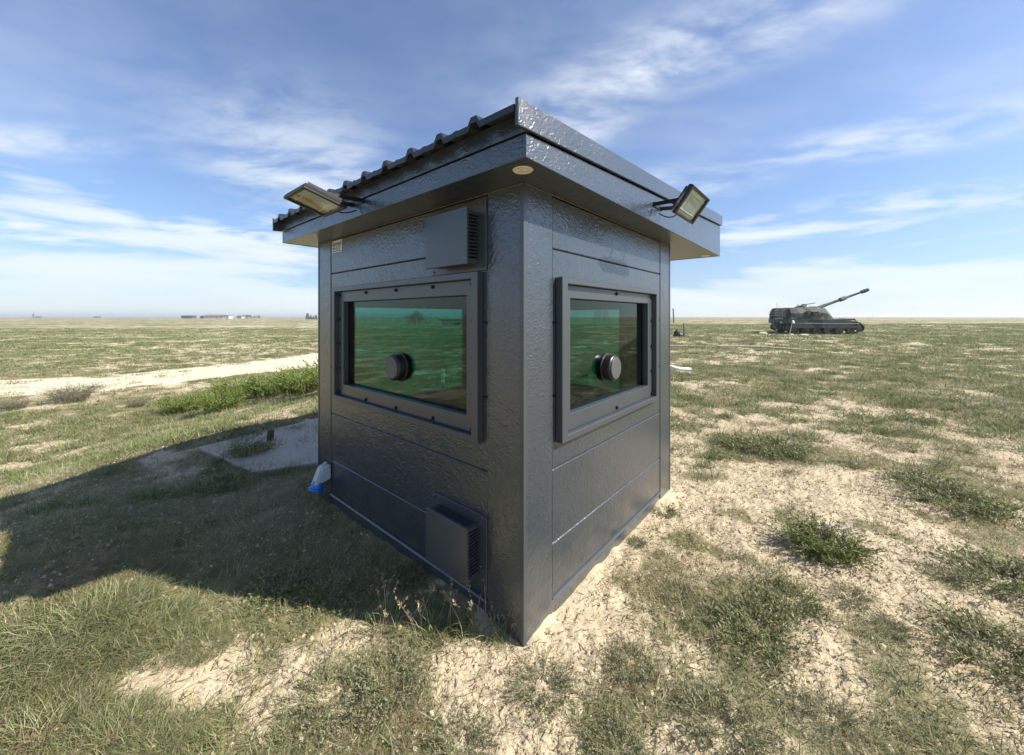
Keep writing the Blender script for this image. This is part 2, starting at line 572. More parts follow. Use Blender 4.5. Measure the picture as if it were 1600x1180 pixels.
class MB:
    """collects simple solids, then builds one mesh object"""
    def __init__(self, smooth=False):
        self.bm = bmesh.new()
        self.smooth = smooth
        self.mats = []

    def poly(self, pts):
        return self.bm.faces.new([self.bm.verts.new(p) for p in pts])

    def hexa(self, b, t):
        vb = [self.bm.verts.new(p) for p in b]
        vt = [self.bm.verts.new(p) for p in t]
        n = len(b)
        self.bm.faces.new(vb[::-1])
        self.bm.faces.new(vt)
        for i in range(n):
            self.bm.faces.new((vb[i], vb[(i + 1) % n], vt[(i + 1) % n], vt[i]))

    def box(self, x0, x1, y0, y1, z0, z1, tf=None):
        b = [(x0, y0, z0), (x1, y0, z0), (x1, y1, z0), (x0, y1, z0)]
        t = [(x0, y0, z1), (x1, y0, z1), (x1, y1, z1), (x0, y1, z1)]
        if tf:
            b = [tf(*p) for p in b]
            t = [tf(*p) for p in t]
        self.hexa(b, t)

    def prism(self, pts, axis, a, b):
        """polygon in the two other axes extruded along axis"""
        def mk(p, k):
            return {'x': (k, p[0], p[1]), 'y': (p[0], k, p[1]), 'z': (p[0], p[1], k)}[axis]
        self.hexa([mk(p, a) for p in pts], [mk(p, b) for p in pts])

    def cyl(self, p, q, r0, r1=None, n=16):
        p = Vector(p)
        q = Vector(q)
        r1 = r0 if r1 is None else r1
        ax = (q - p).normalized()
        e = ax.orthogonal().normalized()
        f = ax.cross(e)
        ring = lambda c, r: [c + (e * math.cos(2 * math.pi * i / n) + f * math.sin(2 * math.pi * i / n)) * r for i in range(n)]
        self.hexa(ring(p, r0), ring(q, max(r1, 1e-4)))

    def lathe(self, p, axis, prof, n=24):
        """prof: list of (distance along axis, radius)"""
        p = Vector(p)
        ax = Vector(axis).normalized()
        e = ax.orthogonal().normalized()
        f = ax.cross(e)
        rings = []
        for d, r in prof:
            rings.append([self.bm.verts.new(p + ax * d + (e * math.cos(2 * math.pi * i / n) + f * math.sin(2 * math.pi * i / n)) * max(r, 1e-4)) for i in range(n)])
        for a, b in zip(rings, rings[1:]):
            for i in range(n):
                self.bm.faces.new((a[i], a[(i + 1) % n], b[(i + 1) % n], b[i]))
        self.bm.faces.new(rings[0][::-1])
        self.bm.faces.new(rings[-1])

    def tube(self, pts, r, n=8):
        pts = [Vector(p) for p in pts]
        rings = []
        for i, p in enumerate(pts):
            d = (pts[min(i + 1, len(pts) - 1)] - pts[max(i - 1, 0)]).normalized()
            e = d.cross(Vector((0.13, 0.21, 0.97))).normalized()
            f = d.cross(e)
            rr = r[i] if isinstance(r, (list, tuple)) else r
            rings.append([self.bm.verts.new(p + (e * math.cos(2 * math.pi * k / n) + f * math.sin(2 * math.pi * k / n)) * rr) for k in range(n)])
        for a, b in zip(rings, rings[1:]):
            for i in range(n):
                self.bm.faces.new((a[i], a[(i + 1) % n], b[(i + 1) % n], b[i]))
        self.bm.faces.new(rings[0][::-1])
        self.bm.faces.new(rings[-1])

    def build(self, name, mat, parent=None, bevel=0.0, segs=1):
        bmesh.ops.recalc_face_normals(self.bm, faces=self.bm.faces)
        if bevel:
            ed = [e for e in self.bm.edges if len(e.link_faces) == 2 and e.calc_face_angle(0) > R(30)]
            bmesh.ops.bevel(self.bm, geom=ed, offset=bevel, segments=segs, affect='EDGES', clamp_overlap=True)
        me = bpy.data.meshes.new(name)
        self.bm.to_mesh(me)
        self.bm.free()
        if self.smooth:
            me.polygons.foreach_set('use_smooth', np.ones(len(me.polygons), bool))
            me.set_sharp_from_angle(angle=R(35))
        me.materials.append(mat)
        return link(bpy.data.objects.new(name, me), parent)


# ------------------------------------------------------------------ ground
def build_ground():
    th = np.concatenate([np.arange(-66, 66, 0.22), np.arange(66, 294, 2.0)])
    th = np.radians(th)
    nr = 560
    rr = 0.45 * (5200 / 0.45) ** (np.arange(nr) / (nr - 1.0))
    T, Rr = np.meshgrid(th, rr)
    X = np.sin(T) * Rr
    Y = np.cos(T) * Rr
    Z = height(X, Y)
    nt = len(th)
    v = np.stack([X.ravel(), Y.ravel(), Z.ravel()], 1)
    idx = np.arange(nr * nt).reshape(nr, nt)
    nxt = np.roll(idx, -1, axis=1)
    q = np.stack([idx[:-1].ravel(), idx[1:].ravel(), nxt[1:].ravel(), nxt[:-1].ravel()], 1)
    # close the hole under the camera
    cidx = len(v)
    v = np.vstack([v, [[0, 0, float(base_h(np.array([0.0]), np.array([0.0]))[0])]]])
    tri = np.stack([np.full(nt, cidx), idx[0], nxt[0]], 1)
    cov = np.append(cover(X, Y).ravel(), 0.5)
    g = np_mesh('ground', v, [q[:, ::-1], tri[:, ::-1]], M['ground'], smooth=True)
    at_ = g.data.attributes.new('cover', 'FLOAT', 'POINT')
    at_.data.foreach_set('value', cov.astype(np.float32))
    g['kind'] = 'structure'
    return g


def mat_ground():
    m, t, b = new_mat('steppe_ground')
    g = t.node('ShaderNodeNewGeometry').outputs['Position']
    cov = t.node('ShaderNodeAttribute', attribute_name='cover').outputs['Fac']
    ln = t.vmath('LENGTH', g, out=1)
    far = t.step(ln, 22.0, 48.0)
    big = t.noise(g, 0.055, 5, 0.62, 0.4)
    mid = t.noise(g, 0.42, 6, 0.66, 0.3)
    fine = t.noise(g, 3.2, 5, 0.65)
    gr = t.noise(g, 38.0, 4, 0.65)
    gr2 = t.noise(g, 95.0, 3, 0.6)
    # far vegetation pattern
    fc = t.math('ADD', t.math('MULTIPLY', mid, 0.55), t.math('MULTIPLY', big, 0.45))
    fc = t.math('ADD', fc, t.math('MULTIPLY', t.math('SUBTRACT', fine, 0.5), 0.30))
    farcov = t.step(fc, 0.39, 0.535)
    c = t.node('ShaderNodeMix', data_type='FLOAT')
    t.put(c.inputs[0], far)
    t.put(c.inputs[2], cov)
    t.put(c.inputs[3], farcov)
    cv_ = c.outputs[0]
    sand = t.mix(gr, (0.45, 0.375, 0.255), (0.58, 0.50, 0.355))
    sand = t.mix(t.step(gr2, 0.60, 0.74, 0, 0.40), sand, (0.20, 0.145, 0.09))
    sand = t.mix(t.step(mid, 0.46, 0.66, 0, 0.60), sand, (0.34, 0.25, 0.155))
    sand = t.mix(t.step(fine, 0.55, 0.72, 0, 0.45), sand, (0.22, 0.165, 0.105))
    veg = t.mix(t.step(fine, 0.35, 0.65), (0.17, 0.15, 0.078), (0.27, 0.23, 0.135))
    veg_far = t.mix(t.step(big, 0.38, 0.62), (0.215, 0.205, 0.100), (0.265, 0.24, 0.135))
    veg_far = t.mix(t.step(mid, 0.40, 0.62), veg_far, (0.150, 0.160, 0.065))
    vegc = t.mix(far, veg, veg_far)
    # colour joins: break the edge with the grain
    k = t.math('ADD', cv_, t.math('MULTIPLY', t.math('SUBTRACT', gr, 0.5), 0.7))
    col = t.mix(t.step(k, 0.30, 0.72), sand, vegc)
    t.put(b.inputs['Base Color'], col)
    b.inputs['Roughness'].default_value = 0.95
    b.inputs['Specular IOR Level'].default_value = 0.1
    bn = t.node('ShaderNodeBump')
    bn.inputs['Strength'].default_value = 0.6
    bn.inputs['Distance'].default_value = 0.014
    hh = t.math('ADD', t.math('MULTIPLY', gr, 0.8), t.math('MULTIPLY', gr2, 0.45))
    t.put(bn.inputs['Height'], hh)
    t.l.new(bn.outputs[0], b.inputs['Normal'])
    return m


def mat_track():
    m, t, b = new_mat('sandy_track')
    g = t.node('ShaderNodeNewGeometry').outputs['Position']
    n = t.noise(g, 1.3, 6, 0.65)
    n2 = t.noise(g, 14.0, 4, 0.6)
    c = t.mix(n, (0.52, 0.445, 0.32), (0.68, 0.60, 0.455))
    c = t.mix(t.step(n2, 0.58, 0.75, 0, 0.45), c, (0.34, 0.28, 0.19))
    t.put(b.inputs['Base Color'], c)
    b.inputs['Roughness'].default_value = 0.95
    b.inputs['Specular IOR Level'].default_value = 0.1
    bn = t.node('ShaderNodeBump')
    bn.inputs['Strength'].default_value = 0.7
    bn.inputs['Distance'].default_value = 0.03
    t.put(bn.inputs['Height'], n2)
    t.l.new(bn.outputs[0], b.inputs['Normal'])
    return m


M['ground'] = mat_ground()
M['track'] = mat_track()
build_ground()


def strip(name, a, b, n_along, n_across, lift, wob=0.0):
    """ribbon of ground between two edge polylines"""
    def resample(p, n):
        p = np.array(p, float)
        d = np.concatenate([[0], np.cumsum(np.hypot(*np.diff(p, axis=0).T))])
        s = np.linspace(0, d[-1], n)
        return np.stack([np.interp(s, d, p[:, 0]), np.interp(s, d, p[:, 1])], 1)
    A = resample(a, n_along)
    B = resample(b, n_along)
    wn = (fbm(np.arange(n_along) * 0.35, np.zeros(n_along), 71, 4) - 0.5) * wob
    wm = (fbm(np.arange(n_along) * 0.35, np.ones(n_along) * 9, 77, 4) - 0.5) * wob
    dv = (B - A) / np.linalg.norm(B - A, axis=1)[:, None]
    A = A + dv * wn[:, None]
    B = B + dv * wm[:, None]
    tt = np.linspace(0, 1, n_across)
    P = A[:, None, :] * (1 - tt[None, :, None]) + B[:, None, :] * tt[None, :, None]
    Z = base_h(P[..., 0], P[..., 1]) + lift
    edge = np.minimum(tt, 1 - tt)
    Z = Z - 0.06 * (edge < 0.02)[None, :]
    v = np.concatenate([P, Z[..., None]], 2).reshape(-1, 3)
    idx = np.arange(n_along * n_across).reshape(n_along, n_across)
    q = np.stack([idx[:-1, :-1].ravel(), idx[:-1, 1:].ravel(), idx[1:, 1:].ravel(), idx[1:, :-1].ravel()], 1)
    o = np_mesh(name, v, [q], M['track'], smooth=True)
    o['kind'] = 'structure'
    return o


strip('track', ROAD_NEAR, ROAD_FAR, 240, 24, 0.02, 1.7)
# pale wheel tracks further off across the plain
for (x0, y0, x1, y1, wd) in [(-170, 66, -35, 82, 3.2), (-90, 38.5, -22, 50, 1.0), (-120, 48, -30, 52, 1.2), (-50, 27, -14.5, 31, 0.55), (-160, 74, 10, 112, 1.6)]:
    n = 14
    A = [(x0 + (x1 - x0) * i / n, y0 + (y1 - y0) * i / n + math.sin(i * 1.7 + x0) * 0.5) for i in range(n + 1)]
    B = [(p[0], p[1] + wd * (0.8 + 0.4 * math.sin(i * 2.3))) for i, p in enumerate(A)]
    strip('wheel_track', A, B, 90, 3, 0.03, wd * 0.6)


# ------------------------------------------------------------------ guard booth
booth = empty('guard_booth', (P0[0], P0[1], 0.0), A_B)
tag(booth, 'anthracite prefabricated guard booth with corrugated roof and two green framed windows', 'guard booth')
LX, LY, HW = 2.10, 2.35, 2.25
SIDES = {'right': lambda a, o, b: (a, -o, b), 'left': lambda a, o, b: (-o, a, b),
         'back': lambda a, o, b: (LX + o, a, b), 'far': lambda a, o, b: (a, LY + o, b)}
OPEN = {'right': (0.36, 1.63, 0.98, 1.76), 'left': (0.35, 1.925, 0.99, 1.775),
        'back': (0.45, 1.15, 0.85, 1.70), 'far': (0.30, 1.76, 0.72, 1.72)}
LEN = {'right': LX, 'left': LY, 'back': LY, 'far': LX}
ROWS = [0.105, 0.385, 0.78, 1.175, 1.57, 1.965, 2.245]


def board(side, a0, a1, b0, b1, hole, parent):
    """wall board with chamfered joints, cut out round the window"""
    f = SIDES[side]
    c = 0.005
    ac = sorted({a0, a0 + c, a1 - c, a1} | ({hole[0], hole[1]} if hole else set()))
    bc = sorted({b0, b0 + c, b1 - c, b1} | ({h for h in hole[2:] if b0 + c < h < b1 - c} if hole else set()))
    m = MB()
    vs_ = {}

    def V_(i, j, o=None):
        k = (i, j, o)
        if k not in vs_:
            edge = i in (0, len(ac) - 1) or j in (0, len(bc) - 1)
            oo = (-0.006 if edge else 0.0) if o is None else o
            vs_[k] = m.bm.verts.new(f(ac[i], oo, bc[j]))
        return vs_[k]
    cells = set()
    for i in range(len(ac) - 1):
        for j in range(len(bc) - 1):
            am = (ac[i] + ac[i + 1]) / 2
            bm_ = (bc[j] + bc[j + 1]) / 2
            if hole and hole[0] < am < hole[1] and hole[2] < bm_ < hole[3]:
                continue
            cells.add((i, j))
    D = -0.03
    for (i, j) in cells:
        m.bm.faces.new((V_(i, j), V_(i + 1, j), V_(i + 1, j + 1), V_(i, j + 1)))
        m.bm.faces.new((V_(i, j, D), V_(i, j + 1, D), V_(i + 1, j + 1, D), V_(i + 1, j, D)))
        for (di, dj, p, q) in [(-1, 0, (i, j), (i, j + 1)), (1, 0, (i + 1, j), (i + 1, j + 1)), (0, -1, (i, j), (i + 1, j)), (0, 1, (i, j + 1), (i + 1, j + 1))]:
            if (i + di, j + dj) not in cells:
                m.bm.faces.new((V_(*p), V_(*q), V_(*q, D), V_(*p, D)))
    return m.build('wall_board', M['board'], parent)


def ring_box(m, f, a0, a1, b0, b1, ia0, ia1, ib0, ib1, o0, o1):
    """rectangular ring (frame) of depth o0..o1"""
    out = [(a0, b0), (a1, b0), (a1, b1), (a0, b1)]
    inn = [(ia0, ib0), (ia1, ib0), (ia1, ib1), (ia0, ib1)]
    vo0 = [m.bm.verts.new(f(a, o0, b)) for a, b in out]
    vo1 = [m.bm.verts.new(f(a, o1, b)) for a, b in out]
    vi0 = [m.bm.verts.new(f(a, o0, b)) for a, b in inn]
    vi1 = [m.bm.verts.new(f(a, o1, b)) for a, b in inn]
    for k in range(4):
        n = (k + 1) % 4
        m.bm.faces.new((vo1[k], vo1[n], vi1[n], vi1[k]))
        m.bm.faces.new((vo0[k], vi0[k], vi0[n], vo0[n]))
        m.bm.faces.new((vo0[k], vo0[n], vo1[n], vo1[k]))
        m.bm.faces.new((vi0[k], vi1[k], vi1[n], vi0[n]))


for side, f in SIDES.items():
    L = LEN[side]
    o = OPEN[side]
    # inner wall shell with its opening
    m = MB()
    e0, e1 = (0.08, L - 0.08)
    ring_box(m, f, e0, e1, 0.10, HW - 0.004, o[0], o[1], o[2], o[3], -0.075, -0.034)
    m.build('wall_core', M['interior'], booth)
    m = MB()
    ring_box(m, f, 0.243, L - 0.243, 0.104, HW - 0.006, o[0], o[1], o[2], o[3], -0.033, -0.012)
    m.build('joint_backing', M['gap'], booth)
    for b0, b1 in zip(ROWS, ROWS[1:]):
        hole = o if (o[2] < b1 and o[3] > b0) else None
        g = 0.002
        if hole and hole[2] <= b0 and hole[3] >= b1:
            board(side, 0.244, hole[0], b0 + g, b1 - g, None, booth)
            board(side, hole[1], L - 0.244, b0 + g, b1 - g, None, booth)
        else:
            board(side, 0.244, L - 0.244, b0 + g, b1 - g, hole, booth)
    # foot rail
    m = MB()
    m.box(0.243, L - 0.243, -0.03, -0.003, 0.0, 0.088, f)
    m.build('base_rail', M['board'], booth)
    m = MB()
    m.hexa([f(0.243, -0.02, 0.088), f(L - 0.243, -0.02, 0.088), f(L - 0.243, 0.010, 0.088), f(0.243, 0.010, 0.088)],
           [f(0.243, -0.02, 0.106), f(L - 0.243, -0.02, 0.106), f(L - 0.243, 0.004, 0.098), f(0.243, 0.004, 0.098)])
    m.build('drip_ledge', M['smooth'], booth)
    m = MB()
    m.box(0.0, L, 0.0045, 0.010, HW - 0.006, HW - 0.001, f)
    m.build('sealant_line', M['seal'], booth)

for (sx_, sy_) in ((0, 0), (1, 0), (0, 1), (1, 1)):
    fx = (lambda x: x) if sx_ == 0 else (lambda x: LX - x)
    fy = (lambda y: y) if sy_ == 0 else (lambda y: LY - y)
    m = MB()
    P = [(-.004, -.004), (.241, -.004), (.241, .06), (.06, .06), (.06, .241), (-.004, .241)]
    m.prism([(fx(x), fy(y)) for x, y in P], 'z', 0.0, HW - 0.002)
    pst = m.build('corner_post', M['board'], booth, 0.003)
    m = MB()
    P = [(-.0065, -.0065), (.018, -.0065), (.018, -.002), (-.002, -.002), (-.002, .018), (-.0065, .018)]
    m.prism([(fx(x), fy(y)) for x, y in P], 'z', 0.0, HW - 0.012)
    m.build('corner_bead', M['smooth'], pst)

m = MB()
m.box(0.08, LX - 0.08, 0.08, LY - 0.08, 0.04, 0.10)
m.build('floor', M['interior'], booth)

m = MB()
m.box(1.50, 2.0, .14, LY - .14, .74, .77)
desk = m.build('desk', M['interior'], booth)
for y in (.2, 1.2, 2.1):
    m = MB()
    m.box(1.55, 1.95, y, y + .03, .10, .739)
    m.build('desk_leg', M['gap'], desk)


def bolt_at(f, a, b, o, parent):
    m = MB(True)
    p = Vector(f(a, o, b))
    q = Vector(f(a, o + 1, b))
    ax = (q - p)
    m.lathe(p, ax, [(0, .013), (.003, .013), (.003, .0095), (.012, .0095), (.014, .006)], 10)
    return m.build('bolt', M['bolt'], parent)


def window(side, fl, fi, gi, bolts, port):
    f = SIDES[side]
    m = MB()
    ring_box(m, f, fl[0], fl[1], fl[2], fl[3], fi[0], fi[1], fi[2], fi[3], 0.001, 0.045)
    wn = m.build('window', M['smooth'], booth, 0.0025)
    m = MB()
    ring_box(m, f, fi[0] + .0015, fi[1] - .0015, fi[2] + .0015, fi[3] - .0015, gi[0], gi[1], gi[2], gi[3], -0.030, 0.009)
    m.build('clamp_frame', M['smooth'], wn, 0.002)
    m = MB()
    ring_box(m, f, gi[0] - .02, gi[1] + .02, gi[2] - .02, gi[3] + .02, gi[0], gi[1], gi[2], gi[3], -0.075, -0.0305)
    m.build('inner_frame', M['gap'], wn)
    m = MB()
    m.box(gi[0] + .0005, gi[1] - .0005, -0.052, -0.038, gi[2] + .0005, gi[3] - .0005, f)
    m.build('pane', M['glass'], wn)
    for a, b in bolts:
        bolt_at(f, a, b, 0.009, wn)
    if port:
        a, b = port
        p = Vector(f(a, -0.037, b))
        ax = Vector(f(a, 1, b)) - Vector(f(a, 0, b))
        m = MB(True)
        m.lathe(p, ax, [(0, .098), (.006, .098), (.010, .088), (.055, .088), (.060, .085), (.064, .078), (.066, .074)], 40)
        m.build('speech_port', M['black'], wn)
        m = MB(True)
        m.lathe(p + ax * .0662, ax, [(0, .073), (.004, .073), (.006, .071), (.0062, .001)], 40)
        m.build('port_cap', M['cap'], wn)
        m = MB(True)
        q = Vector(f(a, -0.053, b))
        m.lathe(q, -ax, [(0, .098), (.01, .098), (.03, .085), (.031, .01)], 32)
        m.build('port_nut', M['black'], wn)
    return wn


RF = (0.33, 1.657, 0.955, 1.78)
rb = [(0.352, 1.755), (1.635, 1.755), (1.635, 0.98), (0.352, 0.98), (1.0, 1.757), (1.0, 0.978), (1.635, 1.57), (1.635, 1.365), (1.635, 1.16),
      (0.352, 1.57), (0.352, 1.365), (0.352, 1.16)]
wn = window('right', (0.275, 1.705, 0.92, 1.815), RF, (0.41, 1.565, 1.05, 1.705), rb, (0.945, 1.255))
wn['label'] = 'green window in the sunlit wall'
LF = (0.325, 1.95, 0.965, 1.803)
lb = [(0.35, 1.775), (1.925, 1.775), (1.925, 0.99), (0.35, 0.99)] + [(a, z) for a in (0.70, 1.10, 1.50) for z in (1.78, 0.985)] + \
     [(1.928, 1.58), (1.928, 1.38), (1.928, 1.18), (0.347, 1.58), (0.347, 1.38), (0.347, 1.18)]
wn = window('left', (0.277, 1.995, 0.928, 1.84), LF, (0.40, 1.865, 1.055, 1.72), lb, (1.12, 1.255))
wn['label'] = 'wider green window in the shaded wall'
for side in ('back', 'far'):
    o = OPEN[side]
    f = SIDES[side]
    m = MB()
    ring_box(m, f, o[0] - .05, o[1] + .05, o[2] - .05, o[3] + .05, o[0] + .03, o[1] - .03, o[2] + .03, o[3] - .03, 0.001, 0.04)
    wn = m.build('window', M['smooth'], booth, 0.002)
    m = MB()
    m.box(o[0] + .002, o[1] - .002, -0.048, -0.034, o[2] + .002, o[3] - .002, f)
    m.build('pane', M['glass'], wn)

# vents on the shaded wall
FL = SIDES['left']


def vent(a0, a1, b0, b1, fa0, fa1, fb0, fb1, label):
    m = MB()
    m.box(a0, a1, 0.0005, 0.013, b0, b1, FL)
    v = m.build('vent_cover', M['smooth'], booth, 0.002)
    v['label'] = label
    m = MB()
    m.box(fa0, fa1, 0.088, 0.106, fb0, fb1, FL)
    m.build('face_plate', M['smooth'], v, 0.003)
    m = MB()
    m.box(fa0 + .045, fa1 - .045, 0.013, 0.088, fb0 + .045, fb1 - .045, FL)
    m.build('vent_core', M['gap'], v)
    m = MB()
    n = int((fb1 - fb0 - .04) / 0.0185)
    for i in range(n + 1):
        z = fb0 + .02 + (fb1 - fb0 - .04) * i / n
        for aa in (fa0 + .012, fa1 - .030):
            m.hexa([FL(aa, .0135, z - .006), FL(aa + .018, .0135, z - .006), FL(aa + .018, .0875, z - .011), FL(aa, .0875, z - .011)],
                   [FL(aa, .0135, z), FL(aa + .018, .0135, z), FL(aa + .018, .0875, z - .005), FL(aa, .0875, z - .005)])
    n2 = int((fa1 - fa0 - .08) / 0.0185)
    for i in range(n2 + 1):
        a = fa0 + .04 + (fa1 - fa0 - .08) * i / n2
        for zz in (fb0 + .012, fb1 - .030):
            m.box(a - .0035, a + .0035, .0135, .0875, zz, zz + .018, FL)
    for aa in (fa0 + .011, fa1 - .031):
        for zz in (fb0 + .011, fb1 - .031):
            m.box(aa, aa + .02, .0132, .0878, zz, zz + .02, FL)
    m.build('louvre_grille', M['smooth'], v)
    for a in (a0 + .02, a1 - .02):
        for b in (b0 + .02, b1 - .02):
            m = MB(True)
            m.lathe(FL(a, .013, b), Vector(FL(0, 1, 0)) - Vector(FL(0, 0, 0)), [(0, .006), (.002, .006), (.004, .004)], 8)
            m.build('screw', M['bolt'], v)


vent(0.243, 0.70, 1.845, 2.225, 0.292, 0.642, 1.873, 2.172, 'upper vent cover under the eaves')
vent(0.240, 0.69, 0.153, 0.543, 0.290, 0.642, 0.200, 0.502, 'lower vent cover near the ground')

# sticker
m = MB()
m.box(1.905, 2.085, 0.0005, 0.002, 2.135, 2.236, FL)
st = m.build('sticker', M['white'], booth)
st['label'] = 'white maker sticker with dark lettering'


def lettering(txt, size, a_right, z, mat, name, sxx=1.0, shear=0.0):
    c = bpy.data.curves.new(name, 'FONT')
    c.body = txt
    c.size = size
    c.extrude = 0.0004
    c.offset = size * 0.012
    c.shear = shear
    tmp = bpy.data.objects.new(name, c)
    COL.objects.link(tmp)
    dg = bpy.context.evaluated_depsgraph_get()
    me = bpy.data.meshes.new_from_object(tmp.evaluated_get(dg))
    bpy.data.objects.remove(tmp)
    o = bpy.data.objects.new(name, me)
    me.materials.clear()
    me.materials.append(mat)
    link(o, st)
    # text x runs towards the near corner (decreasing wall length), y up, normal outwards
    o.matrix_local = Matrix(((0, 0, -1, -0.0024), (-sxx, 0, 0, a_right), (0, 1, 0, z), (0, 0, 0, 1)))
    return o


M['ink'] = mat_plain('dark_ink', (0.025, 0.03, 0.06), 0.6)
M['inkblue'] = mat_plain('blue_ink', (0.05, 0.10, 0.28), 0.6)
lettering('Karmod', 0.052, 2.080, 2.190, M['ink'], 'sticker_name', 0.93, 0.12)
lettering('444 32 21', 0.036, 2.075, 2.158, M['ink'], 'sticker_number', 0.98)
m = MB()
m.box(1.915, 2.075, 0.0021, 0.0026, 2.1425, 2.1500, FL)
m.build('sticker_line', M['inkblue'], st)

# roof
SL = 0.068
zr = lambda x: SL * (x + 0.23)
XE, YE = 3.10, 2.55
m = MB()
m.box(-.209, XE - .021, -.179, YE - .021, HW, HW + .02)
m.build('soffit', M['board'], booth)
m = MB()
m.prism([(-.23, HW - .002), (XE, HW - .002), (XE, 2.345 + zr(XE)), (-.23, 2.345)], 'y', -.2, -.18)
m.build('fascia_board', M['board'], booth, 0.002)
m = MB()
m.box(-.23, -.21, -.1795, YE - .0205, HW - .002, 2.345)
m.build('fascia_board', M['board'], booth, 0.002)
m = MB()
m.prism([(-.23, HW - .002), (XE, HW - .002), (XE, 2.345 + zr(XE)), (-.23, 2.345)], 'y', YE - .02, YE)
m.build('fascia_board', M['board'], booth, 0.002)
m = MB()
m.box(XE - .02, XE, -.1795, YE - .0205, HW - .002, 2.345 + zr(XE) - .002)
m.build('fascia_board', M['board'], booth, 0.002)
for (y0, y1) in ((-.218, -.2005), (YE + .0005, YE + .018)):
    m = MB()
    x0 = -.302
    m.prism([(x0, 2.351 + zr(x0)), (XE + .022, 2.351 + zr(XE)), (XE + .022, 2.456 + zr(XE)), (x0, 2.462 + zr(x0))], 'y', y0, y1)
    m.build('roof_trim', M['board'], booth, 0.003)
m = MB()
m.box(-.2345, -.2145, -.1995, YE, 2.353, 2.434)
m.build('roof_trim', M['board'], booth, 0.002)
m = MB()
m.box(XE + .0005, XE + .02, -.1995, YE, 2.351 + zr(XE), 2.452 + zr(XE))
m.build('roof_trim', M['board'], booth, 0.002)
# corrugated sheet
prof = [(-.200, 0.0)]
for k in range(11):
    y = .03 + .2365 * k
    if y + .045 > YE:
        break
    prof += [(y - .036, 0.0), (y - .017, .030), (y + .017, .030), (y + .036, 0.0)]
    ym = y + .118
    if ym + .02 < YE:
        prof += [(ym - .016, 0), (ym - .012, .004), (ym + .012, .004), (ym + .016, 0)]
prof += [(YE, 0.0)]
m = MB()
rows = []
for (x, dz_) in ((-.306, -.028), (-.306, 0.0), (XE + .02, 0.0)):
    rows.append([m.bm.verts.new((x, y, 2.4375 + zr(x) + z + dz_)) for (y, z) in prof])
rows2 = []
for (x, dz_) in ((-.3035, -.028), (-.3035, -.003), (XE + .02, -.003)):
    rows2.append([m.bm.verts.new((x, y, 2.4375 + zr(x) + z + dz_)) for (y, z) in prof])
for rs in (rows, rows2):
    for a, b in zip(rs, rs[1:]):
        for i in range(len(prof) - 1):
            m.bm.faces.new((a[i], a[i + 1], b[i + 1], b[i]))
for i in range(len(prof) - 1):
    m.bm.faces.new((rows[0][i], rows[0][i + 1], rows2[0][i + 1], rows2[0][i]))
    m.bm.faces.new((rows[2][i], rows[2][i + 1], rows2[2][i + 1], rows2[2][i]))
m.build('roof_sheet', M['sheet'], booth)
for (x, y) in ((-.128, -.100), (2.98, -.085)):
    m = MB(True)
    m.lathe((x, y, HW + .004), (0, 0, -1), [(0, .046), (.004, .046), (.007, .043), (.007, .030), (.0062, .028), (.0062, .022), (.007, .020), (.0072, .001)], 32)
    m.build('downlight', M['cream'], booth)


# ------------------------------------------------------------------ floodlights
BM = Matrix.Translation((P0[0], P0[1], 0)) @ Matrix.Rotation(A_B, 4, 'Z')


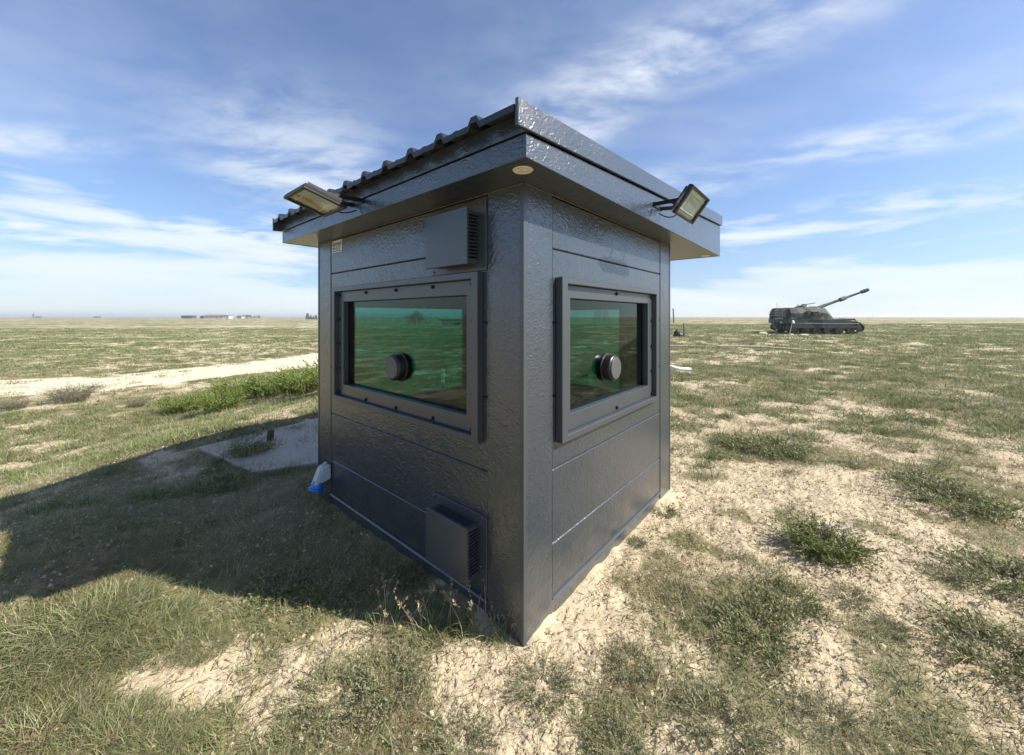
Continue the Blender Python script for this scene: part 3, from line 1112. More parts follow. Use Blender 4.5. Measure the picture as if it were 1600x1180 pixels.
def floodlight(c, e1, e2, S, L, mount, wall_n, label, streak=False):
    """c = lamp centre, e1 along the bracket axis, e2 down the face, all in booth axes"""
    c, e1, e2, mount, wall_n = map(Vector, (c, e1, e2, mount, wall_n))
    n = e1.cross(e2).normalized()
    if n.z > 0:
        n = -n                                  # lens looks downwards
    fl = empty('floodlight', BM @ mount)
    tag(fl, label, 'floodlight', 'floodlights on the booth fascia')
    fl.rotation_euler = (0, 0, A_B)
    inv = Matrix.Translation(-mount)
    T = lambda a, b, d: inv @ (c + e1 * a + e2 * b + n * d)
    hs, hl = S / 2, L / 2
    m = MB()
    m.hexa([T(-hs * .93, -hl * .93, -.020), T(hs * .93, -hl * .93, -.020), T(hs * .93, hl * .93, -.020), T(-hs * .93, hl * .93, -.020)],
           [T(-hs, -hl, -.002), T(hs, -hl, -.002), T(hs, hl, -.002), T(-hs, hl, -.002)])
    for i in range(9):
        a = -hs * .8 + 1.6 * hs * i / 8
        m.hexa([T(a - .003, -hl * .8, -.040), T(a + .003, -hl * .8, -.040), T(a + .003, hl * .8, -.040), T(a - .003, hl * .8, -.040)],
               [T(a - .003, -hl * .8, -.0202), T(a + .003, -hl * .8, -.0202), T(a + .003, hl * .8, -.0202), T(a - .003, hl * .8, -.0202)])
    m.build('housing', M['black'], fl)
    m = MB()
    fr = lambda a, d, b: T(a, b, d)
    ring_box(m, fr, -hs, hs, -hl, hl, -hs * .85, hs * .85, -hl * .85, hl * .85, -.0015, .015)
    m.build('bezel', M['black'], fl, 0.003)
    m = MB()
    m.hexa([T(-hs * .8, -hl * .8, -.0018), T(hs * .8, -hl * .8, -.0018), T(hs * .8, hl * .8, -.0018), T(-hs * .8, hl * .8, -.0018)],
           [T(-hs * .8, -hl * .8, -.0005), T(hs * .8, -hl * .8, -.0005), T(hs * .8, hl * .8, -.0005), T(-hs * .8, hl * .8, -.0005)])
    for sgn in (-1, 1):
        b_ = sgn * hl * .55
        m.hexa([T(-hs * .78, b_ - .006, -.0004), T(hs * .78, b_ - .006, -.0004), T(hs * .78, b_ + .006, -.0004), T(-hs * .78, b_ + .006, -.0004)],
               [T(-hs * .78, b_ - .002, .005), T(hs * .78, b_ - .002, .005), T(hs * .78, b_ + .002, .005), T(-hs * .78, b_ + .002, .005)])
    m.build('reflector', M['reflector'], fl)
    m = MB()
    m.hexa([T(-hs * .42, -hl * .40, -.0003), T(hs * .42, -hl * .40, -.0003), T(hs * .42, hl * .40, -.0003), T(-hs * .42, hl * .40, -.0003)],
           [T(-hs * .42, -hl * .40, .0015), T(hs * .42, -hl * .40, .0015), T(hs * .42, hl * .40, .0015), T(-hs * .42, hl * .40, .0015)])
    m.build('led_panel', M['chip'], fl)
    if streak:  # flat orange strips just behind the lens, forming the streak
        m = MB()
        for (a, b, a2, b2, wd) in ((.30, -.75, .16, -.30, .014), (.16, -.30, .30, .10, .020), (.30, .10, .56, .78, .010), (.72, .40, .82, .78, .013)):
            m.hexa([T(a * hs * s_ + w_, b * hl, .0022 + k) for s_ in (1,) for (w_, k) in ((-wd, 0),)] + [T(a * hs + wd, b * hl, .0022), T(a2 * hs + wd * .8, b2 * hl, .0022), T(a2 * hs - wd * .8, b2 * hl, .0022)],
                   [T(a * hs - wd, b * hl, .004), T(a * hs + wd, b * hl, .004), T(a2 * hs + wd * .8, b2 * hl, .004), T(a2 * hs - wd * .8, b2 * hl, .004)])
        m.build('orange_strip', M['orange'], fl)
    m = MB()
    m.hexa([T(-hs * .84, -hl * .84, .006), T(hs * .84, -hl * .84, .006), T(hs * .84, hl * .84, .006), T(-hs * .84, hl * .84, .006)],
           [T(-hs * .84, -hl * .84, .009), T(hs * .84, -hl * .84, .009), T(hs * .84, hl * .84, .009), T(-hs * .84, hl * .84, .009)])
    m.build('lens', M['lens'], fl)
    # bracket: a flat bar from the wall to the back of the lamp
    m = MB()
    back = T(0, -hl * .1, -.045)
    side = e1
    up = wall_n.cross(side).normalized()
    w0 = Vector((0, 0, 0)) + wall_n * .002

    def bar(p, q, wd, th):
        d = (q - p).normalized()
        s_ = side - d * side.dot(d)
        s_.normalize()
        t_ = d.cross(s_)
        m.hexa([p - s_ * wd - t_ * th, p + s_ * wd - t_ * th, p + s_ * wd + t_ * th, p - s_ * wd + t_ * th],
               [q - s_ * wd - t_ * th, q + s_ * wd - t_ * th, q + s_ * wd + t_ * th, q - s_ * wd + t_ * th])
    bar(w0 - side * .07, T(-hs * .55, 0, -.034), .004, .013)
    bar(w0 + side * .07, T(hs * .55, 0, -.034), .004, .013)
    m.hexa([w0 - side * .08 - up * .016, w0 + side * .08 - up * .016, w0 + side * .08 + up * .016, w0 - side * .08 + up * .016],
           [w0 - side * .08 - up * .016 + wall_n * .004, w0 + side * .08 - up * .016 + wall_n * .004, w0 + side * .08 + up * .016 + wall_n * .004, w0 - side * .08 + up * .016 + wall_n * .004])
    m.build('bracket', M['black'], fl)
    for s_ in (-.05, .05):
        m = MB(True)
        m.lathe(w0 + side * s_ + wall_n * .004, wall_n, [(0, .009), (.006, .009), (.007, .004), (.016, .004)], 8)
        m.build('bracket_bolt', M['bolt'], fl)
    m = MB(True)
    st_ = T(-hs * .1, hl * .3, -.04)
    en = w0 + side * .02 - Vector((0, 0, .05)) + wall_n * .008
    pts = []
    for i in range(13):
        t_ = i / 12
        p = st_.lerp(en, t_)
        p = p + Vector((0, 0, -1)) * .045 * math.sin(math.pi * t_) + side * .02 * math.sin(5 * t_)
        pts.append(p)
    m.tube(pts, .0042, 6)
    m.build('cable', M['black'], fl)
    return fl


# the lamp faces, measured in booth axes
th_ = math.atan2(.115, .155)
floodlight((1.243, -.4225, 2.338), (1, 0, 0), (0, math.sin(th_), -math.cos(th_)), .395, .193, (1.243, -.2, 2.372), (0, -1, 0),
           'black floodlight with pale lens tilted above the sunlit right fascia')
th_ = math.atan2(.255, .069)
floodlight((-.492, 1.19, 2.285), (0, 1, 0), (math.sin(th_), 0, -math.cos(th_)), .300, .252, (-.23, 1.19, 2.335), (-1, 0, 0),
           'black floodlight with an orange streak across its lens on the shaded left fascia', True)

# power inlet with a blue flap on the far left post
e = empty('power_inlet', BM @ Vector((-.0045, 2.14, .20)), A_B)
tag(e, 'grey power inlet with a blue flap low on the shaded wall of the booth', 'power inlet')
m = MB()
m.hexa([(-.002, -.055, .03), (-.002, .055, .03), (-.135, .045, -.005), (-.135, -.045, -.005)],
       [(-.002, -.050, .150), (-.002, .050, .150), (-.075, .040, .140), (-.075, -.040, .140)])
m.build('housing', M['greyhouse'], e, 0.010, 2)
m = MB(True)
m.lathe((-.03, 0, .150), (0, 0, 1), [(0, .017), (.008, .017), (.014, .012)], 14)
m.build('cable_gland', M['greyhouse'], e)
m = MB(True)
m.lathe((-.085, 0, .020), (-.34, 0, -1), [(0, .040), (.02, .043), (.05, .050), (.056, .062), (.070, .062), (.072, .056)], 26)
m.build('flap', M['blue'], e)


# ------------------------------------------------------------------ plants
def ribbons(base, az, lean, h, wd, rg, segs=2, curve=1.0):
    """curved tapering blades; returns verts, tri list"""
    n = len(base)
    dx, dy = np.cos(az), np.sin(az)
    tw = az + rg.uniform(0.7, 2.4, n)
    sxx, syy = np.cos(tw), np.sin(tw)
    V_ = []
    ts = np.linspace(0, 1, segs + 1)
    for t in ts:
        cx = base[:, 0] + dx * h * lean * t ** (1 + curve)
        cy = base[:, 1] + dy * h * lean * t ** (1 + curve)
        cz = base[:, 2] + h * t * (1 - 0.35 * np.minimum(lean, 1.6) * t)
        if t < 1:
            ww = wd * (1 - 0.45 * t) / 2
            V_.append(np.stack([cx - sxx * ww, cy - syy * ww, cz], 1))
            V_.append(np.stack([cx + sxx * ww, cy + syy * ww, cz], 1))
        else:
            V_.append(np.stack([cx, cy, cz], 1))
    V_ = np.stack(V_, 1)                        # n, 2*segs+1, 3
    k = 2 * segs + 1
    o = (np.arange(n) * k)[:, None]
    T = []
    for s in range(segs - 1):
        a = 2 * s
        T.append(o + np.array([a, a + 1, a + 3]))
        T.append(o + np.array([a, a + 3, a + 2]))
    a = 2 * (segs - 1)
    T.append(o + np.array([a, a + 1, a + 2]))
    return V_.reshape(-1, 3), np.concatenate(T, 0), k


def jitter_col(cols, n, k, rg, var=0.22, grad=None):
    """pick colours for n blades, repeated on their k verts"""
    cols = np.array(cols)
    c = cols[rg.integers(0, len(cols), n)] * rg.uniform(1 - var, 1 + var, (n, 1))
    return np.repeat(c, k, 0)


GREYGREEN = [(0.245, 0.26, 0.14), (0.30, 0.305, 0.185), (0.17, 0.20, 0.09), (0.33, 0.325, 0.20)]
GREEN = [(0.13, 0.17, 0.045), (0.175, 0.21, 0.065), (0.10, 0.14, 0.038), (0.215, 0.23, 0.09)]
LEAF = [(0.16, 0.23, 0.04), (0.21, 0.28, 0.055), (0.11, 0.17, 0.03), (0.26, 0.31, 0.09)]
PALE = [(0.32, 0.32, 0.175), (0.25, 0.265, 0.13), (0.40, 0.36, 0.215), (0.19, 0.215, 0.095)]
DRY = [(0.42, 0.35, 0.215), (0.33, 0.26, 0.15), (0.50, 0.43, 0.28), (0.24, 0.18, 0.105)]
BROWN = [(0.17, 0.12, 0.075), (0.23, 0.165, 0.10), (0.12, 0.085, 0.055)]


def leaves_on(pos, dirs, ln, wd, rg):
    """diamond leaflets (2 tris) at pos pointing along dirs"""
    n = len(pos)
    up = rg.normal(0, 1, (n, 3))
    s = np.cross(dirs, up)
    s /= np.linalg.norm(s, axis=1)[:, None] + 1e-9
    ln = np.asarray(ln).reshape(-1, 1)
    wd = np.asarray(wd).reshape(-1, 1)
    nn = np.cross(s, dirs)
    a = pos
    b = pos + dirs * ln * .5 + s * wd / 2 + nn * wd * .12
    c = pos + dirs * ln
    d = pos + dirs * ln * .5 - s * wd / 2 + nn * wd * .12
    V_ = np.stack([a, b, c, d], 1).reshape(-1, 3)
    o = (np.arange(n) * 4)[:, None]
    return V_, np.concatenate([o + np.array([0, 1, 2]), o + np.array([0, 2, 3])], 0)


class Pl:
    def __init__(self):
        self.v, self.t, self.c, self.k = [], [], [], 0

    def add(self, v, t, c):
        self.v.append(v)
        self.t.append(t + self.k)
        self.c.append(c)
        self.k += len(v)

    def arrays(self):
        return np.vstack(self.v), np.vstack(self.t), np.vstack(self.c)


def bush_mesh(name, rg, Rad, H, n_st, n_lf, leaf, cols, stemcols=BROWN + DRY[:2], lean0=0.1, lean1=1.2, stem_w=.004, mat='foliage', extra=None):
    """many stems fanning from a crown, set with leaflets"""
    p = Pl()
    ang = rg.uniform(0, 2 * np.pi, n_st)
    rad = Rad * 0.45 * np.sqrt(rg.uniform(0, 1, n_st))
    base = np.stack([np.cos(ang) * rad, np.sin(ang) * rad, np.full(n_st, -.01)], 1)
    az = ang + rg.normal(0, .5, n_st)
    hh = H * rg.uniform(.55, 1.08, n_st)
    reach = Rad * rg.uniform(.15, .75, n_st)
    lean = np.clip(reach / hh, lean0, lean1)
    v, t, k = ribbons(base, az, lean, hh, np.full(n_st, stem_w), rg, 3)
    p.add(v, t, jitter_col(stemcols, n_st, k, rg))
    tt = rg.uniform(.18, 1.0, (n_st, n_lf))
    bx = base[:, None, 0] + np.cos(az)[:, None] * (hh * lean)[:, None] * tt ** 2
    by = base[:, None, 1] + np.sin(az)[:, None] * (hh * lean)[:, None] * tt ** 2
    bz = base[:, None, 2] + hh[:, None] * tt * (1 - .35 * np.minimum(lean, 1.6)[:, None] * tt)
    pos = np.stack([bx, by, bz], 2).reshape(-1, 3)
    n = len(pos)
    d = rg.normal(0, 1, (n, 3))
    d[:, 2] = np.abs(d[:, 2]) * .6 + .35
    d[:, 0] += np.repeat(np.cos(az), n_lf) * .5
    d[:, 1] += np.repeat(np.sin(az), n_lf) * .5
    d /= np.linalg.norm(d, axis=1)[:, None]
    ln = leaf[0] * rg.uniform(.6, 1.3, n)
    v, t = leaves_on(pos, d, ln, leaf[1] * rg.uniform(.7, 1.3, n), rg)
    c = jitter_col(cols, n, 4, rg)
    p.add(v, t, c)
    if extra:
        extra(p, rg)
    v, t, c = p.arrays()
    o = np_mesh(name, v, [t], M[mat], c)
    COL.objects.unlink(o)
    return o.data


def tuft_mesh(name, rg, Rad, H, n, cols, wd=.004, lean=(0.2, 1.1), heads=0):
    p = Pl()
    ang = rg.uniform(0, 2 * np.pi, n)
    rad = Rad * np.sqrt(rg.uniform(0, 1, n))
    base = np.stack([np.cos(ang) * rad, np.sin(ang) * rad, np.full(n, -.012)], 1)
    hh = H * rg.uniform(.45, 1.1, n) * (1 - .35 * (rad / Rad) ** 2)
    az = ang + rg.normal(0, 1.0, n)
    v, t, k = ribbons(base, az, rg.uniform(*lean, n), hh, wd * rg.uniform(.6, 1.3, n), rg, 3)
    c = jitter_col(cols, n, k, rg)
    p.add(v, t, c)
    for _ in range(heads):
        a = rg.uniform(0, 2 * np.pi)
        r_ = Rad * math.sqrt(rg.uniform(0, 1))
        h_ = H * rg.uniform(1.2, 1.9)
        le = rg.uniform(.1, .55)
        b = np.array([[math.cos(a) * r_, math.sin(a) * r_, -.01]])
        z_ = a + rg.normal(0, .8)
        v, t, k = ribbons(b, np.array([z_]), np.array([le]), np.array([h_]), np.array([.0035]), rg, 4)
        p.add(v, t, jitter_col(DRY, 1, k, rg))
        m_ = 16
        tt = rg.uniform(.74, 1.0, m_)
        pos = np.stack([b[0, 0] + math.cos(z_) * h_ * le * tt ** 2, b[0, 1] + math.sin(z_) * h_ * le * tt ** 2, b[0, 2] + h_ * tt * (1 - .35 * le * tt)], 1)
        d = rg.normal(0, .6, (m_, 3))
        d[:, 2] += 1.0
        d /= np.linalg.norm(d, axis=1)[:, None]
        v, t = leaves_on(pos, d, np.full(m_, .020), np.full(m_, .007), rg)
        p.add(v, t, jitter_col(DRY, m_, 4, rg))
    v, t, c = p.arrays()
    o = np_mesh(name, v, [t], M['grass'], c)
    COL.objects.unlink(o)
    return o.data


def place(name, me, px, py, label, cat, group=None, sc=1.0, rz=None, dz=0.0, sz=None):
    x, y = at(px, py)
    o = bpy.data.objects.new(name, me)
    o.location = (x, y, float(height(np.array([x]), np.array([y]))[0]) + dz)
    o.rotation_euler = (0, 0, random.uniform(0, 6.28) if rz is None else rz)
    o.scale = (sc, sc, sz if sz else sc)
    link(o)
    tag(o, label, cat, group)
    return o


rg = np.random.default_rng(11)
sage = [bush_mesh('sage_mesh', np.random.default_rng(100 + i), .30, .12, 140, 20, (.020, .0045), GREYGREEN, lean1=2.0, stem_w=.003) for i in range(3)]
herb = [bush_mesh('herb_mesh', np.random.default_rng(120 + i), .30, .11, 150, 18, (.022, .0055), GREEN + GREYGREEN + PALE[:2], lean1=2.2, stem_w=.003) for i in range(3)]
leafy = [bush_mesh('leafy_mesh', np.random.default_rng(140 + i), .62, .52, 230, 44, (.027, .013), LEAF + GREEN[:1], lean1=1.0) for i in range(3)]
twiggy = [bush_mesh('twiggy_mesh', np.random.default_rng(160), .75, .62, 320, 18, (.040, .010), [(0.17, 0.17, 0.115), (0.13, 0.13, 0.085), (0.21, 0.20, 0.14)], lean1=1.2)]
tufts = [tuft_mesh('tuft_mesh', np.random.default_rng(180 + i), .20, .12, 1300, PALE * 2 + GREEN + GREYGREEN[:2] + LEAF[:1] + DRY[:1], .0028, (.3, 2.1)) for i in range(3)]
low_tuft = [tuft_mesh('low_tuft_mesh', np.random.default_rng(190 + i), .22, .11, 520, GREYGREEN + PALE[:2] + DRY[:2], .004, (.3, 1.8)) for i in range(2)]
seedy = [tuft_mesh('seedy_mesh', np.random.default_rng(200 + i), .10, .15, 120, GREEN + PALE, .004, (.2, 1.2), heads=9) for i in range(2)]


def flowers(p, rg_):
    n = 70
    a = rg_.uniform(0, 6.28, n)
    r_ = .22 * np.sqrt(rg_.uniform(0, 1, n))
    pos = np.stack([np.cos(a) * r_ * .6 - .10, np.sin(a) * r_ * .6 - .12, .10 + rg_.uniform(0, .09, n)], 1)
    d = rg_.normal(0, 1, (n, 3))
    d /= np.linalg.norm(d, axis=1)[:, None]
    v, t = leaves_on(pos, d, np.full(n, .013), np.full(n, .010), rg_)
    p.add(v, t, jitter_col([(0.16, 0.12, 0.42), (0.22, 0.17, 0.50)], n, 4, rg_))


flowery = bush_mesh('flowering_mesh', np.random.default_rng(210), .34, .24, 210, 24, (.032, .008), GREEN, lean1=1.5, extra=flowers)
GB = 'leafy bushes in a row by the track'
for i, (px, py, s, lab) in enumerate([
        (285, 645, 1.15, 'bright green leafy bush at the left end of the row by the track'),
        (345, 643, 1.15, 'bright green leafy bush second from the left in the row by the track'),
        (372, 625, 1.5, 'tall bright green leafy bush just right of the dip in the row'),
        (425, 620, 1.55, 'bright green leafy bush in the right half of the row by the track'),
        (472, 616, 1.6, 'bright green leafy bush beside the left edge of the booth'),
        (530, 612, 1.6, 'bright green leafy bush partly hidden behind the booth corner')]):
    place('leafy_bush', leafy[i % 3], px, py, lab, 'bush', GB, s)
place('grey_bush', twiggy[0], 112, 628, 'round grey-green twiggy bush alone at the start of the track', 'bush', None, 1.0)
place('dry_bush', twiggy[0], 22, 640, 'small dark grey bush at the left edge of the photo before the sandy flat', 'bush', None, .62)
place('dry_bush', twiggy[0], 215, 636, 'low grey bush between the round bush and the leafy row', 'bush', None, .42)
place('weed', herb[0], 392, 712, 'dark leafy weed growing on the concrete slab beside the wooden stub', 'weed', None, 1.15, sz=1.9, dz=.03)
GS = 'grey-green sage clumps on the sand'
for (i, px, py, s, lab) in [
        (0, 520, 1095, .85, 'grey-green sage clump in the foreground left of the booth corner'),
        (1, 612, 1075, .80, 'olive sage clump touching the right side of the grey-green foreground clump'),
        (2, 850, 1075, .72, 'grey-green sage clump on the sand just below the booth corner'),
        (0, 985, 1040, .60, 'small grey-green sage clump right of the booth corner in the foreground'),
        (1, 720, 1165, .62, 'grey-green sage clump cut by the bottom edge below the booth corner'),
        (2, 1130, 1140, .85, 'wide grey-green sage clump at the bottom centre-right'),
        (0, 965, 1178, .6, 'sage clump cut by the bottom edge right of the centre'),
        (2, 1060, 930, .55, 'thin sage clump on pale sand beside the sunlit wall'),
        (1, 1330, 935, .55, 'dark sage clump on the sand below the flowering bush'),
        (0, 1395, 985, .45, 'small sage mound on the bare slope at lower right'),
        (1, 1300, 1125, .55, 'sage mound in the lower right foreground on bare sand')]:
    place('sage_clump', sage[i], px, py, lab, 'plant', GS, s)
GH = 'green herb clumps on the steppe'
for (i, px, py, s, lab) in [
        (0, 1185, 985, 1.1, 'large green herb clump with stalks in the right foreground'),
        (1, 1230, 940, .9, 'green herb clump behind the large one in the right foreground'),
        (2, 1205, 705, 1.9, 'broad green herb patch right of the booth beyond the flowering bush'),
        (0, 1150, 695, 1.3, 'green herb clump at the left end of the broad patch right of the booth'),
        (1, 1500, 790, 1.7, 'broad dark green herb clump near the right edge'),
        (2, 1440, 755, 1.3, 'green herb clump just left of the broad one near the right edge'),
        (0, 1570, 910, 1.3, 'dark green herb clump at the right edge'),
        (1, 1560, 1030, 1.2, 'green herb clump at the right edge of the foreground'),
        (2, 440, 920, .9, 'green herb clump in the booth shadow left of the lower vent'),
        (1, 520, 935, .8, 'green herb clump in the booth shadow nearest the lower vent'),
        (0, 640, 900, .7, 'dark herb clump against the shaded wall below the socket'),
        (2, 350, 760, 1.2, 'green herb clump in the middle of the booth shadow'),
        (1, 1430, 660, 1.2, 'small herb clump alone on the brown soil at right'),
        (0, 1385, 678, .9, 'smallest herb clump on the brown soil at right'),
        (2, 1040, 800, .5, 'small herb clump at the far foot of the sunlit wall'),
        (0, 995, 850, .35, 'tiny herb clump at the middle foot of the sunlit wall')]:
    place('herb_clump', herb[i], px, py, lab, 'plant', GH, s)
place('flowering_bush', flowery, 1290, 860, 'green bush with small purple flowers at its foot', 'bush', None, .95, sz=.72)
GT = 'grass tufts at lower left'
for (i, px, py, s, lab) in [
        (0, 60, 985, 1.25, 'tall pale grass tuft at the left edge below the shadow'),
        (1, 140, 970, 1.3, 'tallest pale grass tuft just below the shadow edge'),
        (2, 215, 990, 1.05, 'pale grass tuft right of the tallest one'),
        (0, 110, 1035, 1.05, 'green grass tuft in front of the tallest pale one'),
        (1, 20, 1050, 1.1, 'green grass tuft at the left edge in the foreground'),
        (2, 280, 1005, .7, 'lower pale grass tuft sloping down to the bare sand'),
        (1, 325, 1012, .5, 'small green grass tuft at the right end of the tufts'),
        (0, 60, 1155, .95, 'dense grey-green grass tuft in the bottom left corner'),
        (2, 170, 1160, .8, 'dense grass tuft right of the corner tuft at the bottom'),
        (1, 240, 1170, .55, 'small grass tuft at the bottom left on sand')]:
    place('grass_tuft', tufts[i], px, py, lab, 'grass', GT, s)
GO = 'seeding grasses at the booth foot'
for (i, px, py, s, lab) in [
        (0, 600, 975, .9, 'grass with dry seed heads at the shadow edge'),
        (1, 680, 990, 1.0, 'tall grass with dry seed heads nearest the wall foot'),
        (0, 750, 985, 1.1, 'green grass with seed heads in front of the lower vent'),
        (1, 790, 1003, .6, 'short white-tipped grass at the near booth corner')]:
    place('seed_grass', seedy[i], px, py, lab, 'grass', GO, s)


# ------------------------------------------------------------------ ground cover nobody could count
def wedge(n, z0, z1, power, rg_, spread=1.65):
    """random ground points in front of the camera, denser nearby"""
    u_ = rg_.uniform(0, 1, n)
    a = 2.0 - power
    if abs(a) < 1e-6:
        z = z0 * (z1 / z0) ** u_
    else:
        z = (z0 ** a + u_ * (z1 ** a - z0 ** a)) ** (1 / a)
    x = z * rg_.uniform(-spread, spread, n)
    return x, z


def keep_ok(x, y, c, thr):
    X, Y = booth_xy(x, y)
    inb = (X > -.03) & (X < LX + .03) & (Y > -.03) & (Y < LY + .03)
    edge = (x < -14.0) & (fbm(x * 1.6, y * 1.6, 83, 3) > 0.50)      # the worn start of the track is half grown over
    return (~inb) & (~in_road(x, y) | edge) & (thr < np.where(edge, np.maximum(c, 0.5), c))


def blade_cover(name, n, z0, z1, power, hr, wr, cols, thr_pow, label, seed, lean=(.3, 1.8), seg=1, clump=0.0, invert=False, per=14):
    rg_ = np.random.default_rng(seed)
    x, y = wedge(n, z0, z1, power, rg_)
    if clump:
        k = n // per
        ci = rg_.integers(0, k, n)
        x0, y0 = x[:k][ci], y[:k][ci]
        sp = clump * (0.5 + np.random.default_rng(seed + 1).uniform(0, 1, k)[ci]) * (0.6 + .04 * y0)
        x = x0 + rg_.normal(0, 1, n) * sp
        y = y0 + rg_.normal(0, 1, n) * sp
    c = cover(x, y)
    if invert:
        c = 1 - c
    ok = keep_ok(x, y, c ** thr_pow, rg_.uniform(0, 1, n)) & (y > .5)
    x, y = x[ok], y[ok]
    n = len(x)
    h = rg_.uniform(*hr, n) * (1 + .012 * y)
    wd = rg_.uniform(*wr, n) * (1 + .10 * np.maximum(y - 3, 0))
    z = height(x, y) - .006
    base = np.stack([x, y, z], 1)
    v, t, k = ribbons(base, rg_.uniform(0, 6.28, n), rg_.uniform(*lean, n), h, wd, rg_, seg)
    # colour families vary slowly over the ground
    cols = np.array(cols)
    fam = fbm(x * 1.3, y * 1.3, seed + 5, 3)
    pick = np.clip(((fam - .28) / .44 + rg_.normal(0, .18, n)) * len(cols), 0, len(cols) - 1).astype(int)
    cc = np.repeat(cols[pick] * rg_.uniform(.75, 1.25, (n, 1)), k, 0)
    o = np_mesh(name, v, [t], M['grass'], cc)
    tag(o, label, 'ground cover', None, 'stuff')
    return o


MIXED = [DRY[0], DRY[1], PALE[2], PALE[0], GREYGREEN[1], GREEN[3], GREYGREEN[0], GREEN[1], GREEN[0], GREYGREEN[2], BROWN[1]]
blade_cover('short_grass', 300000, .9, 14, 1.15, (.025, .085), (.0030, .0060), MIXED, 1.1, 'short mixed green and dry grass on the near steppe', 301)
blade_cover('dry_stubble', 150000, .9, 10, 1.1, (.015, .045), (.0018, .004), DRY + BROWN[:1] + [DRY[2], DRY[0], GREYGREEN[1]], .6, 'thin dry stubble on the sand round the booth', 302, (.8, 3.5), 1, 0, True)
blade_cover('low_clumps', 330000, .9, 16, 1.2, (.025, .085), (.0026, .0052), [GREYGREEN[0], PALE[0], GREYGREEN[1], GREEN[3], GREEN[1], GREYGREEN[2], GREEN[0], PALE[1], DRY[1]], .55,
            'small low clumps of grey-green plants on the near ground', 304, (.4, 2.2), 1, .05, False, 26)
blade_cover('brown_stubble', 200000, 2.2, 22, 1.25, (.015, .055), (.003, .006), BROWN + [DRY[3], DRY[1], GREYGREEN[2]], .45, 'brown dried stubble between the steppe plants', 306, (.6, 2.8), 1, .09, True, 18)
blade_cover('shrublets', 150000, 3.2, 45, 1.30, (.06, .17), (.004, .008), [GREEN[2], GREEN[0], GREYGREEN[2], PALE[3]], .7, 'small dark green shrublets dotted over the steppe', 307, (.3, 1.9), 1, .09, False, 70)
blade_cover('steppe_tufts', 560000, 5, 80, 1.35, (.05, .16), (.007, .013), [GREYGREEN[0], PALE[0], GREEN[3], GREEN[1], GREYGREEN[2], GREEN[0], PALE[1]], 1.0,
            'low grey-green steppe plants spread over the plain', 303, (.3, 1.6), 1, .14, False, 34)


def sliver_cover(name, n, label, seed):
    """straw and dead twigs lying on the sand"""
    rg_ = np.random.default_rng(seed)
    x, y = wedge(n, .9, 9, 1.1, rg_)
    ok = keep_ok(x, y, np.clip(1.15 - cover(x, y), .25, 1), rg_.uniform(0, 1, n))
    x, y = x[ok], y[ok]
    n = len(x)
    a = rg_.normal(R(35), .8, n)
    ln = rg_.uniform(.012, .055, n)
    wd = rg_.uniform(.0010, .0028, n)
    dx, dy = np.cos(a) * ln / 2, np.sin(a) * ln / 2
    px_, py_ = -np.sin(a) * wd, np.cos(a) * wd
    z = height(x, y)
    l1 = rg_.uniform(.001, .006, n)
    l2 = rg_.uniform(.001, .020, n)
    A = np.stack([x - dx - px_, y - dy - py_, z + l1], 1)
    B = np.stack([x - dx + px_, y - dy + py_, z + l1 + .002], 1)
    C = np.stack([x + dx + px_ * .4, y + dy + py_ * .4, z + l2 + .002], 1)
    D = np.stack([x + dx - px_ * .4, y + dy - py_ * .4, z + l2], 1)
    v = np.stack([A, B, C, D], 1).reshape(-1, 3)
    q = (np.arange(n) * 4)[:, None] + np.array([0, 1, 2, 3])
    cols = np.array(BROWN + DRY * 2)
    cc = np.repeat(cols[rg_.integers(0, len(cols), n)] * rg_.uniform(.7, 1.2, (n, 1)), 4, 0)
    o = np_mesh(name, v, [q], M['grass'], cc)
    tag(o, label, 'ground cover', None, 'stuff')


sliver_cover('dry_litter', 30000, 'dead straw and twigs lying on the pale sand', 310)


def clods(name, n, label, seed):
    rg_ = np.random.default_rng(seed)
    x, y = wedge(n, .9, 9, 1.1, rg_)
    ok = keep_ok(x, y, np.clip(1.2 - cover(x, y), .3, 1), rg_.uniform(0, 1, n))
    x, y = x[ok], y[ok]
    n = len(x)
    s = .003 + .013 * rg_.uniform(0, 1, n) ** 4 + .001 * y
    z = height(x, y)
    a = rg_.uniform(0, 6.28, n)
    V_ = []
    for k in range(4):
        r_ = s * rg_.uniform(.7, 1.25, n)
        V_.append(np.stack([x + np.cos(a + k * 1.571) * r_, y + np.sin(a + k * 1.571) * r_, z - s * .3], 1))
    V_.append(np.stack([x + rg_.normal(0, .25, n) * s, y + rg_.normal(0, .25, n) * s, z + s * rg_.uniform(.5, 1.0, n)], 1))
    v = np.stack(V_, 1).reshape(-1, 3)
    o_ = (np.arange(n) * 5)[:, None]
    t = np.concatenate([o_ + np.array([k, (k + 1) % 4, 4]) for k in range(4)], 0)
    cols = np.array([(.52, .43, .29), (.44, .35, .23), (.36, .28, .18), (.58, .50, .36)])
    cc = np.repeat(cols[rg_.integers(0, 4, n)] * rg_.uniform(.85, 1.1, (n, 1)), 5, 0)
    o = np_mesh(name, v, [t], M['clod'], cc)
    tag(o, label, 'soil', None, 'stuff')


M['clod'] = mat_foliage('clod_soil', 0.0, 0.95)
clods('soil_crumbs', 100000, 'crumbs and small clods of pale soil on the ground', 320)

